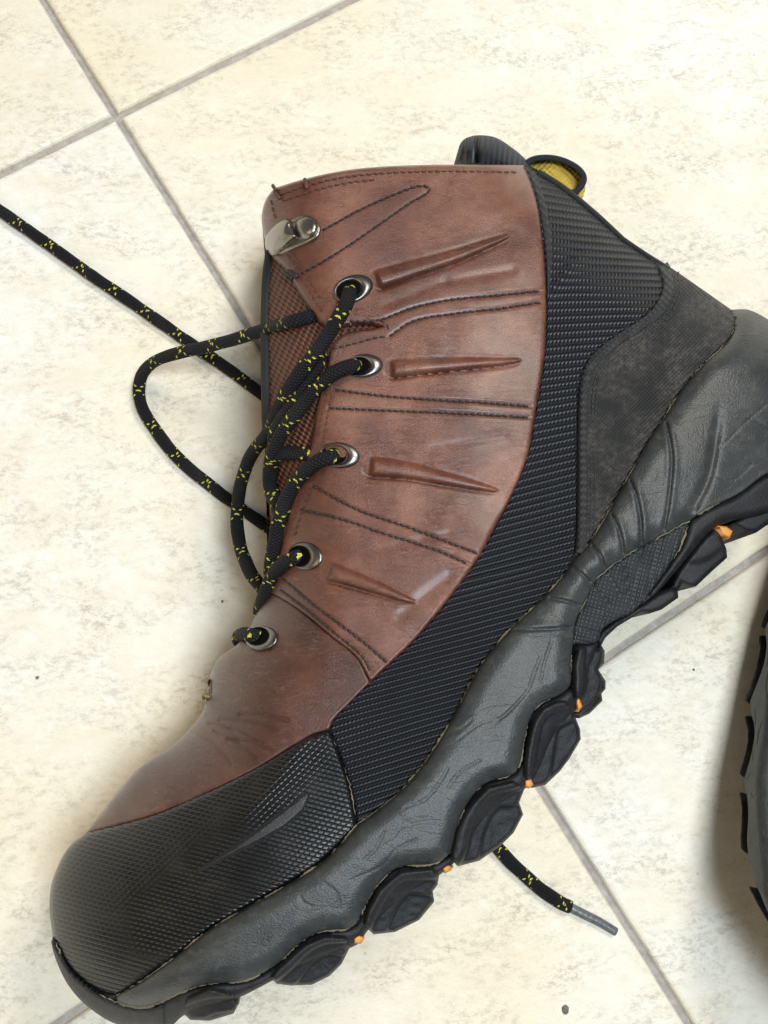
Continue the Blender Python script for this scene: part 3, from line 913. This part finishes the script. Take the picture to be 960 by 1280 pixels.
# orange plate ends showing between the lugs
ORANGE = [[(897, 657), (908, 658), (916, 664), (912, 673), (905, 670)], [(719, 868), (724, 872), (728, 883), (723, 890), (720, 880)], [(655, 974), (664, 974), (667, 981), (661, 986), (656, 983)],
          [(551, 1085), (559, 1080), (567, 1083), (564, 1088), (556, 1092)], [(441, 1172), (449, 1168), (456, 1173), (451, 1180), (443, 1179)]]
for L in ORANGE:
    bpatch("shank_plate_end", np.array(L, float), lambda P, d: Hbase(P) + 0.0005 + 0.0012 * np.clip(d / 1.5, 0, 1), M['orange'], boot, 1.8, 0.012)

# tan glue showing along the joints of the sole
def glue_line(line, off, r0=1.3, seed=0, gap=0.35):
    rr = np.random.default_rng(seed)
    L = crom(line, 3)
    n = len(L)
    nz = np.convolve(rr.normal(0, 1, n + 8), np.ones(9) / 3, 'valid')[:n]
    V, Fc = [], []
    rad = np.clip(r0 * (0.35 + 0.55 * nz), 0, 2.2) / 3400.0
    Pw = S(L[:, 0] + rr.normal(0, .5, n), L[:, 1] + rr.normal(0, .5, n), off)
    T = np.gradient(Pw, axis=0); T /= np.linalg.norm(T, axis=1)[:, None]
    Sx = np.cross(T, [0, 0, 1.0]); Sx /= np.maximum(np.linalg.norm(Sx, axis=1)[:, None], 1e-6)
    N = np.cross(Sx, T)
    k = 6
    a = np.linspace(0, 2 * math.pi, k, endpoint=False)
    V = (Pw[:, None] + (Sx[:, None] * np.cos(a)[None, :, None] + N[:, None] * np.sin(a)[None, :, None]) * rad[:, None, None]).reshape(-1, 3)
    for i in range(n - 1):
        if rad[i] < 0.00008 and rad[i + 1] < 0.00008: continue
        for j in range(k):
            Fc.append([i * k + j, i * k + (j + 1) % k, (i + 1) * k + (j + 1) % k, (i + 1) * k + j])
    return blink("glue_line", V, Fc, M['glue'], boot)
glue_line(np.vstack([Cv['toe_bottom'][::8], [Cv['toe_bottom'][-1]]]), 0.0016, 1.7, 1)
glue_line(Cv['mid_top'][::8], 0.0014, 1.3, 2)
glue_line(Cv['mid_heel'][::8], 0.0017, 0.9, 3)
glue_line(Cv['mid_low'][::5], 0.0030, 1.5, 4)
glue_line(Cv['mid_low_heel'][::5], 0.0034, 1.7, 5)
glue_line(Cv['mid_arch'][::6], 0.0048, 0.7, 6)
glue_line(rim_in[::5], 0.0032, 2.6, 7)
glue_line(crom([(862, 652), (852, 680), (840, 702), (826, 725)], 4)[::3], 0.0040, 1.1, 8)
glue_line(rev('toe_right')[::4], 0.0016, 0.6, 9)

# dark binding strip round the heel counter
br = Cv['band_right']
dist_in = 15.0
Tn = np.gradient(br, axis=0); Tn /= np.linalg.norm(Tn, axis=1)[:, None]
inn = br + np.stack([-Tn[:, 1], Tn[:, 0]], 1) * dist_in
if not inside(inn[len(inn) // 2:len(inn) // 2 + 1], P_counter)[0]:
    inn = br - np.stack([-Tn[:, 1], Tn[:, 0]], 1) * dist_in
def strip(name, A, B, mat, off, parent=boot):
    rows = 7
    V = []
    for k in range(rows):
        t = k / (rows - 1)
        Q = A * (1 - t) + B * t
        V.append(S(Q[:, 0], Q[:, 1], off[0] + off[1] * math.sin(math.pi * t)**0.6 if 0 < t < 1 else off[0] - 0.0012))
    n = len(A); Vv = np.vstack(V); Fc = []
    UV = np.vstack([A * (1 - k / (rows - 1)) + B * k / (rows - 1) for k in range(rows)]) / 100
    for k in range(rows - 1):
        for i in range(n - 1):
            Fc.append([k * n + i, k * n + i + 1, (k + 1) * n + i + 1, (k + 1) * n + i])
    return blink(name, Vv, Fc, mat, parent, UV)
strip("counter_binding", br[3:-14], inn[3:-14], M['binding'], (0.0010, 0.0016))
# folded edge of the ribbed panel beside the leather
le = Cv['leather_band'][2:44]
_tp = np.clip((len(le) - 1 - np.arange(len(le))) / 14.0, 0.0, 1.0)[:, None]
strip("panel_edge_fold", le + [1.0, 0], le + [1.5, 0] + np.array([10.0, 0]) * _tp, M['binding'], (0.0002, 0.0011))
# back piping from loop to heel
bp = join(Cv['band_back'][::-1][4:], Cv['counter_back'][:18])
btube("back_piping", S(bp[:, 0] - 2.5, bp[:, 1] + 2.5, 0.0008), np.linspace(1, 0.55, len(bp)) * 0.0016, M['binding'], boot, 8)

# ---- tongue, collar, pull loop
P_tongue = np.array([(338, 312), (366, 335), (404, 394), (482, 404), (486, 412), (440, 428), (420, 444), (404, 510), (388, 585), (370, 635), (358, 685), (346, 712), (338, 715), (334, 690), (333, 640), (332, 560), (331, 470), (331, 400), (333, 340)], float)
def tongue_z(P, d): return Hbase(P) - 0.0032 + 0.0007 * vnoise(P, 40, 61)
bpatch("tongue", P_tongue, tongue_z, M['tongue'], boot, 2.6, 0.022)
tb = crom([(338, 314), (334, 345), (332, 390), (332, 430), (332.5, 470), (333, 505), (334, 540)], 4)
btube("tongue_binding", S(tb[:, 0], tb[:, 1], -0.0005), 0.0019, M['binding'], boot, 10)

P_collar = join(crom([(560, 212), (574, 199), (573, 186), (579, 175), (590, 170), (603, 169), (620, 172), (638, 183), (655, 197), (668, 212)], 3), [(660, 222), (600, 226)])
def collar_z(P, d):
    return 0.046 + 0.026 * np.sqrt(np.clip(1 - (1 - np.clip(d / 26, 0, 1))**2, 0, 1)) - 0.0070 * np.exp(-((P[:, 0] - 594 - (P[:, 1] - 185) * 0.1) / 4.0)**2) * (P[:, 1] < 205)
bpatch("padded_collar", P_collar, collar_z, M['collar'], boot, 2.0, 0.03, lambda V: np.stack([V[:, 0] / 100 + (V[:, 1] - 190) / 900, V[:, 1] / 100], 1))

# webbing pull loop at the back: a ribbon standing on its edge
loop = crom([(655, 207), (664, 200), (678, 197), (694, 198), (710, 203), (724, 212), (730, 222), (727, 232), (718, 240), (706, 238), (694, 229)], 2)
def ribbon(name, L, z0, z1, th, mat, parent, shift=0.0):
    T = np.gradient(L, axis=0); T /= np.linalg.norm(T, axis=1)[:, None]
    Nn = np.stack([-T[:, 1], T[:, 0]], 1)
    n = len(L)
    a = L + Nn * (shift - th / 2); b = L + Nn * (shift + th / 2)
    zs = [z0, z0 + 0.0006, z1 - 0.0006, z1]
    ring = [(a, z0), (a, z1 - 0.0005), (a + Nn * th * .25, z1), (b - Nn * th * .25, z1), (b, z1 - 0.0005), (b, z0)]
    Vv = np.vstack([W(q[:, 0], q[:, 1], z) for q, z in ring]); Fc = []
    m_ = len(ring)
    for k in range(m_):
        k2 = (k + 1) % m_
        for i in range(n - 1):
            Fc.append([k * n + i, k * n + i + 1, k2 * n + i + 1, k2 * n + i])
    Fc.append([k * n for k in range(m_)]); Fc.append([k * n + n - 1 for k in range(m_)][::-1])
    s = np.concatenate([[0], np.cumsum(np.linalg.norm(np.diff(L, axis=0), axis=1))])
    UV = np.vstack([np.stack([np.full(n, k * 0.05), s], 1) for k in range(m_)])
    return blink(name, Vv, Fc, mat, parent, UV)
ribbon("pull_loop", loop, 0.047, 0.057, 7.5, M['webbing'], boot)
bpatch("loop_lining", np.array([(658, 206), (670, 198), (690, 197), (708, 202), (724, 212), (730, 222), (725, 234), (712, 240), (694, 230), (676, 217)], float), lambda P, d: 0.0525 + 0.001 * np.sin(P[:, 0] / 9), M['webbing_yellow'], boot, 3, 0.002)
bpatch("loop_lining", np.array([(719, 245), (731, 232), (732, 236), (729, 246), (724, 249)], float), lambda P, d: 0.043 + 0 * d, M['webbing_yellow'], boot, 3, 0.006)

# ---- far half of the boot that rests on the floor
P_under = join(Cv['collar_top'], [(660, 206)], rev('band_back'), Cv['counter_back'], Cv['heel_back'], Cv['mid_low_heel'][:1], [(1000, 560), (900, 600), (800, 680), (700, 800), (640, 900), (560, 1010), (440, 1100), (250, 1200), (140, 1240)], Cv['toe_front'], Cv['toe_left'], Cv['vamp_left'], [(336, 690), (331, 600), (330, 500), (330, 400), (331, 320)], [(327, 273)])
def under_z(P, d):
    dA = dist_poly(P, SIL_A); dB = dist_poly(P, SIL_B)
    f = np.sqrt(np.clip(1 - (1 - np.clip(np.minimum(dA, dB) / 110, 0, 1))**2, 0, 1))
    return ZM - (ZM - 0.004) * f
def under_xyz(V, z):
    p = W(V[:, 0], V[:, 1], np.full(len(V), ZM)); p[:, 2] = z; return p
bpatch("far_side_upper", P_under, under_z, M['vamp'], boot, 7.0, 0.0, None, under_xyz, True)
# dark lining inside the shaft, set back from the opening
P_core = join(crom([(345, 300), (450, 285), (560, 280), (650, 285)], 6), crom([(650, 285), (740, 330), (800, 400), (860, 440), (900, 480)], 6), [(860, 560), (760, 660), (680, 770), (560, 950), (440, 1060), (250, 1150), (130, 1180), (90, 1130), (150, 1030), (260, 940), (300, 850), (345, 730), (345, 600), (342, 450)])
bpatch("inner_lining", P_core, lambda P, d: Hbase(P) - 0.006, M['black'], boot, 8.0, 0.04)

# ---- stitching (each seam one run of small thread stitches)
def stitches(name, line, mat, L=6.6, gap=1.6, wid=1.15, h=0.0012, disp=None, tilt=0.16, seed=0):
    rr = np.random.default_rng(seed)
    line = crom(line, 0.5) if len(line) < 60 else line
    s = np.concatenate([[0], np.cumsum(np.linalg.norm(np.diff(line, axis=0), axis=1))])
    pos = 0.0; V, Fc = [], []
    us = np.array([-0.5, -0.36, 0, 0.36, 0.5]); rs = np.array([0.25, 0.85, 1.0, 0.85, 0.25]); zs = np.array([-0.55, 0.1, 0.35, 0.1, -0.55])
    while pos + L < s[-1]:
        c = np.array([np.interp(pos + L / 2, s, line[:, k]) for k in (0, 1)])
        d = np.array([np.interp(pos + L, s, line[:, k]) - np.interp(pos, s, line[:, k]) for k in (0, 1)])
        d /= max(np.linalg.norm(d), 1e-6)
        ca, sa = math.cos(tilt + rr.normal(0, .05)), math.sin(tilt + rr.normal(0, .05))
        d = np.array([d[0] * ca - d[1] * sa, d[0] * sa + d[1] * ca]); nn = np.array([-d[1], d[0]])
        base = len(V)
        hb = h + (float(disp(c[None])[0]) if disp else 0)
        for u, r, zz in zip(us, rs, zs):
            q = c + d * u * L * 1.08
            for k in range(6):
                a = 2 * math.pi * k / 6
                w_ = q + nn * math.cos(a) * wid * r
                V.append((w_[0], w_[1], hb + (zz * wid + math.sin(a) * wid * r) / 3500))
        for i in range(4):
            for k in range(6):
                Fc.append([base + i * 6 + k, base + i * 6 + (k + 1) % 6, base + (i + 1) * 6 + (k + 1) % 6, base + (i + 1) * 6 + k])
        pos += L + gap + rr.normal(0, 0.25)
    V = np.array(V)
    P = S(V[:, 0], V[:, 1], V[:, 2])
    o = link(name, P, Fc, mat, None, None, True, "stuff")
    return o
def add_st(parent, *a, **k):
    o = stitches(*a, **k); o.parent = parent      # the part itself sits at the world origin
    return o
qd = lambda P: leather_disp(P) + 0.0016
for i, kx in enumerate(SEAMS):
    add_st(quarter, "stitching", SEAMS[kx], M['thread'], 7.2, 0.9, 1.35, 0.0003, qd, 0.14, i)
# edge stitching in brown thread
for i, (ln, mt) in enumerate([
        ([(349, 243), (385, 231), (425, 222), (467, 217), (533, 214), (600, 214), (654, 215)], 'thread_brown'),
        ([(352, 251), (388, 239), (430, 229), (470, 224)], 'thread_brown'),
        ([(338, 250), (341, 264), (345, 276)], 'thread_brown'),
        ([(358, 318), (372, 338), (386, 362), (398, 382), (408, 394)], 'thread_brown'), ([(364, 316), (380, 340), (394, 362), (404, 378)], 'thread_brown'),
        ([(418, 484), (411, 512), (404, 550), (396, 575)], 'thread_brown'), ([(410, 488), (402, 520), (396, 552)], 'thread_brown'),
        ([(390, 606), (380, 632), (372, 655), (366, 676)], 'thread_brown'), ([(382, 604), (373, 630), (364, 656)], 'thread_brown'),
        ([(415, 436), (440, 430), (470, 422), (486, 420)], 'thread'), ([(476, 400), (484, 407), (486, 414)], 'thread')]):
    add_st(quarter, "stitching", np.array(ln, float), M[mt], 6.5, 2.2, 1.0, 0.0003, qd, 0.1, 40 + i)
for i, off in enumerate((17.5, 22.0)):
    sg = 1 if inside((br + np.stack([-Tn[:, 1], Tn[:, 0]], 1) * dist_in)[len(br) // 2:len(br) // 2 + 1], P_counter)[0] else -1
    ln = br + np.stack([-Tn[:, 1], Tn[:, 0]], 1) * off * sg
    add_st(counter, "stitching", ln[8:-16:4], M['thread_grey'], 6.0, 1.6, 1.0, 0.0018, None, 0.1, 70 + i)
# bar tacks and frayed thread at the torn collar corner
for (a, b) in [((343, 240), (350, 248)), ((345, 238), (341, 232)), ((381, 224), (384, 236)), ((360, 338), (372, 346)), ((356, 341), (366, 348))]:
    t = np.linspace(0, 1, 8)
    q = np.outer(1 - t, a) + np.outer(t, b)
    o = btube("bar_tack", S(q[:, 0], q[:, 1], 0.0024 + 0.0006 * np.sin(t * math.pi)), 0.0007, M['thread_brown'] if a[1] < 300 else M['thread'], boot, 6)

# lace slot at the foot of the tongue, with its tan tape end
sl = crom([(263, 848), (266, 862), (264, 880), (270, 896), (258, 893), (256, 880)], 2)
bpatch("lace_slot", smooth_closed([(262, 848), (265, 860), (264, 878), (261, 890), (258, 884), (260, 862)], 2), lambda P, d: Hbase(P) + 0.0007 + 0 * d, M['thread_brown'], boot, 2, 0.001)
bpatch("tape_end", np.array([(252, 868), (261, 865), (262, 872), (253, 875)], float), lambda P, d: Hbase(P) + 0.0012 + 0 * d, M['label_tan'], boot, 3, 0.001)

# smooth wedge inlaid in the toe cap
P_wedge = np.array([(246, 1090), (290, 1062), (330, 1033), (384, 991), (385, 997), (377, 1013), (355, 1032), (320, 1052), (300, 1062)], float)
bpatch("toe_cap_inlay", P_wedge, lambda P, d: Hbase(P) + 0.0022 + 0 * d, M['wedge'], boot, 2.4, 0.001)
wl = crom([(246, 1091), (300, 1064), (340, 1043), (377, 1014), (386, 993)], 3)
btube("inlay_groove", S(wl[:, 0], wl[:, 1], 0.0019), 0.00035, M['outsole'], boot, 6)
wl = crom([(246, 1089), (290, 1060), (330, 1031), (384, 990)], 3)
btube("inlay_groove", S(wl[:, 0], wl[:, 1], 0.0019), 0.00035, M['outsole'], boot, 6)

# ---- eyelets
EYES = [  # outer centre, outer half axes, angle, hole centre, hole half axes
    ((441, 361), (27, 17.5), -18, (436, 363), (16, 12.5)),
    ((456, 457), (24, 15), -4, (447, 458), (15, 11)),
    ((425, 569), (27, 17), 6, (418, 568.5), (16, 12.5)),
    ((382, 695), (22.5, 18), 14, (374, 695), (14, 12.5)),
    ((327, 798), (20.5, 15.5), -6, (322, 795), (14, 11)),
]
def ell(c, ax, ang, th):
    a = math.radians(ang); ca, sa = math.cos(a), math.sin(a)
    x = ax[0] * np.cos(th); y = ax[1] * np.sin(th)
    return np.stack([c[0] + x * ca - y * sa, c[1] + x * sa + y * ca], 1)
def eye_h(c): return float((Hbase(np.array([c], float)))[0])
for k, (oc, oa, an, hc, ha) in enumerate(EYES):
    th = np.linspace(0, 2 * math.pi, 40, endpoint=False)
    outr = ell(oc, oa, an, th); inn_ = ell(hc, ha, an, th)
    rows = [(0.0, -0.0022, 0.86), (0.0, 0.0006, 0.97), (0.05, 0.0018, 1), (0.16, 0.0024, 1), (0.4, 0.0024, 1), (0.7, 0.0019, 1), (0.92, 0.0011, 1), (1.0, -0.0006, 1)]
    V = []
    for s, h, sh in rows:
        q = inn_ * (1 - s) + outr * s
        q = np.array(hc) + (q - np.array(hc)) * sh
        V.append(S(q[:, 0], q[:, 1], h + 0.0004))
    n = 40; Fc = []
    for r in range(len(rows) - 1):
        for i in range(n):
            Fc.append([r * n + i, (r + 1) * n + i, (r + 1) * n + (i + 1) % n, r * n + (i + 1) % n])
    ey = blink("eyelet", np.vstack(V), Fc, M['metal'], boot)
    q = ell(hc, (ha[0] * .97, ha[1] * .97), an, th)
    Vh = np.vstack([S(q[:, 0], q[:, 1], 0.0018), S([hc[0]], [hc[1]], 0.0019)])
    hole = link("eyelet_hole_shade", Vh, [[i, (i + 1) % n, n] for i in range(n)], M['black'], ey)  # flat black disc over the leather, painted as the shade inside the hole

# ---- speed hook
P_plate = smooth_closed([(338, 300), (345, 286), (362, 276), (376, 269), (390, 271), (400, 281), (400, 293), (392, 301), (372, 309), (352, 316), (341, 313)], 2)
hook = bpatch("lace_hook", P_plate, lambda P, d: Hbase(P) + 0.0022 + 0.0011 * np.sqrt(np.clip(d / 3, 0, 1)), M['metal_light'], boot, 2.0, 0.003)
P_riv = smooth_closed([(383 + 14.5 * math.cos(a), 284 + 14 * math.sin(a)) for a in np.linspace(0, 2 * math.pi, 14, endpoint=False)], 2)
rv = patch("rivet", P_riv, lambda P, d: Hbase(P) + 0.0034 + 0.0028 * np.sqrt(np.clip(1 - (1 - np.clip(d / 12, 0, 1))**2, 0, 1)), M['metal_bright'], hook, 1.6, 0.002)
P_hook = smooth_closed([(331, 302), (336, 290), (346, 279), (357, 273), (364, 276), (366, 283), (369, 289), (372, 296), (364, 303), (352, 313), (341, 318), (334, 312)], 1.6)
hk = patch("hook_curl", P_hook, lambda P, d: Hbase(P) + 0.0028 + 0.0058 * np.sqrt(np.clip(1 - (1 - np.clip(d / 17, 0, 1))**2, 0, 1)), M['metal_bright'], hook, 1.2, 0.002)

# ------------------------------------------------------------------ the lace
lace = empty("bootlace", "black bootlace flecked yellow threaded through the brown boot and trailing on the floor", "bootlace")
lace.location = tuple(W(240, 430, 0.0)); _l = Vector(lace.location)
RL = 0.00255
def cord(pts, on=True, r=RL, flat=0.9, step=2.5):
    """pts: (x, y, h) with h above the boot surface if on, else above the floor"""
    L = crom(np.array(pts, float), step)
    z = (Hbase(L[:, :2]) if on else 0) + L[:, 2]
    P = W(L[:, 0], L[:, 1], z)
    P += np.stack([0.00012 * vnoise(L[:, :2], 14, 81), 0.00012 * vnoise(L[:, :2], 14, 82), 0 * z], 1)
    o = tube("cord", P, r * (1 + 0.05 * vnoise(L[:, :2], 22, 83)), M['lace'], lace, 16, flat)
    o.matrix_parent_inverse = Matrix.Translation(-_l)
    return o
def zc(pts, **k): return cord(pts, on=False, **k)
FLR = 0.0025
# straight run over the floor into the frame
zc([(-60, 225, FLR), (-20, 250, FLR), (0, 263, FLR), (60, 305, FLR), (109, 340, FLR), (178, 387, FLR), (241, 431, FLR), (287, 462, FLR), (334, 498, FLR), (390, 540, FLR), (450, 590, FLR)])
# big loop out of the flap
_h = lambda x, y: float(Hbase(np.array([[x, y]], float))[0])
zc([(412, 393, _h(412, 393) - .006), (398, 394, _h(398, 394) - .004), (384, 397, _h(384, 397) - .0005), (362, 403, _h(362, 403) + .003), (334, 411, .057), (287, 426, .041), (247, 436, .030), (210, 445, .020), (188, 456, .012), (175, 476, .006), (177, 507, .0035), (197, 541, FLR), (225, 575, FLR), (269, 612, FLR), (294, 630, FLR), (336, 660, FLR), (390, 700, FLR)])
# hanging loop and the run from the top eyelet
zc([(437, 362, .0855), (436, 368, .0905), (433, 379, .0945), (418, 406, .095), (396, 439, .0935), (372, 471, .089), (355, 496, .081), (345, 518, .072), (336, 540, .060), (316, 566, .045), (303, 597, .036), (297, 631, .031), (297, 662, .031), (303, 692, .034), (314, 717, .040), (330, 738, .046), (345, 760, .050)])
# second run beside it, below
cord([(402, 446, -.003), (396, 458, .001), (384, 478, .0035), (368, 503, .004), (352, 525, .005), (343, 545, .006), (345, 562, .003)])
# from the second eyelet
cord([(448, 458, -.001), (441, 457, .0035), (428, 461, .0058), (412, 470, .0055), (393, 487, .0045), (373, 513, .0055), (355, 537, .0075), (343, 561, .0085), (337, 588, .006), (339, 612, .003), (347, 632, .001), (356, 645, -.002)])
# crossing under the eyestay
cord([(396, 566, -.004), (380, 567, -.001), (363, 566, .001), (350, 568, .003), (341, 578, .004), (338, 600, .003)])
# from the third eyelet
cord([(420, 568, -.001), (413, 571, .0035), (397, 577, .0058), (377, 594, .005), (361, 617, .0045), (350, 647, .0055), (344, 674, .007), (340, 700, .006), (338, 718, .003)])
# from the fourth eyelet
cord([(377, 694, -.001), (369, 697, .0036), (352, 707, .0055), (341, 720, .006), (333, 738, .006), (328, 751, .002), (325, 763, -.006), (328, 776, -.018)])
# short bight at the fifth eyelet
cord([(325, 796, -.001), (317, 795, .0034), (308, 793, .0046), (301, 794, .0030), (298, 798, -.003), (303, 806, -.014)])
cord([(440, 362, -.001), (437, 366, .002), (434, 372, .002)], r=RL * 0.9)
# the other end coming out from under the sole
end = zc([(540, 980, FLR), (585, 1025, FLR), (620, 1058, FLR), (645, 1084, FLR), (675, 1111, FLR), (700, 1128, FLR), (713, 1134, FLR)], r=0.0026, flat=0.8)
ag = crom(np.array([(709, 1132.5, .0020), (730, 1143, .0020), (750, 1153, .0019), (770, 1165, .0018)], float), 3)
o = tube("aglet", W(ag[:, 0], ag[:, 1], ag[:, 2]), np.linspace(0.0019, 0.0017, len(ag)), M['aglet'], lace, 12, 0.9)
o.matrix_parent_inverse = Matrix.Translation(-_l)

# ------------------------------------------------------------------ the second boot, mostly out of the frame: the mirrored partner, standing on its sole
def copy_part(o, parent, inv):
    c = o.copy(); col.objects.link(c); c.parent = parent; c.matrix_parent_inverse = inv
    return c
boot2 = empty("hiking_boot", "second boot cut off at the right edge, only its dark sole edge and lugs showing", "boot")
p_heel = W(909, 697, 0.10); p_ball = W(600, 1076, 0.104)
av = p_ball - p_heel; av[2] = 0; av /= np.linalg.norm(av)
sv = np.array([av[1], -av[0], 0.0])
if sv @ (W(800, 900, 0.1) - W(500, 700, 0.1)) < 0: sv = -sv
a2 = W(936, 1100, 0.0) - W(990, 800, 0.0); a2[2] = 0; a2 /= np.linalg.norm(a2)
l2 = np.array([a2[1], -a2[0], 0.0])
if l2[0] > 0: l2 = -l2
A_ = np.stack([av, sv, np.array([0, 0, 1.0])], 1)
B_ = np.stack([a2, np.array([0, 0, -1.0]), l2], 1)
R2 = B_ @ A_.T
tgt = W(919, 985, 0.0); tgt[2] = 0.0005
t2 = tgt - R2 @ (p_ball + av * 0.040)
M2 = Matrix([list(R2[i]) + [t2[i]] for i in range(3)] + [[0, 0, 0, 1]])
boot2.matrix_world = M2 @ Matrix.Translation(Vector(_b))
for ch in list(boot.children):
    c = copy_part(ch, boot2, Matrix.Translation(-Vector(_b)))
    for g in list(ch.children):
        copy_part(g, c, g.matrix_parent_inverse.copy())

# ------------------------------------------------------------------ grit on the floor
def grit(x, y, r, lab, seed):
    rr = np.random.default_rng(seed)
    import bmesh
    bm = bmesh.new(); bmesh.ops.create_icosphere(bm, subdivisions=1, radius=r)
    for v in bm.verts:
        v.co *= 0.7 + 0.6 * rr.random(); v.co.z *= 0.55
    me = bpy.data.meshes.new("grit_grain"); bm.to_mesh(me); bm.free(); me.materials.append(M['grit'])
    o = bpy.data.objects.new("grit_grain", me); col.objects.link(o)
    p = W(x, y, 0.0); o.location = (p[0], p[1], r * 0.35); o.rotation_euler = (0, 0, rr.random() * 6)
    tag(o, lab, "grit", "grit on the floor tiles")
grit(706, 1262, 0.0017, "grey grain of grit on the tile below the lace tip", 1)
grit(47, 847, 0.0008, "small dark speck on the tile left of the boot's toe leather", 2)
grit(867, 837, 0.0006, "tiny dark speck on the tile between the two boots", 3)
grit(278, 752, 0.0006, "tiny dark speck on the tile beside the lowest lace eyelets", 4)
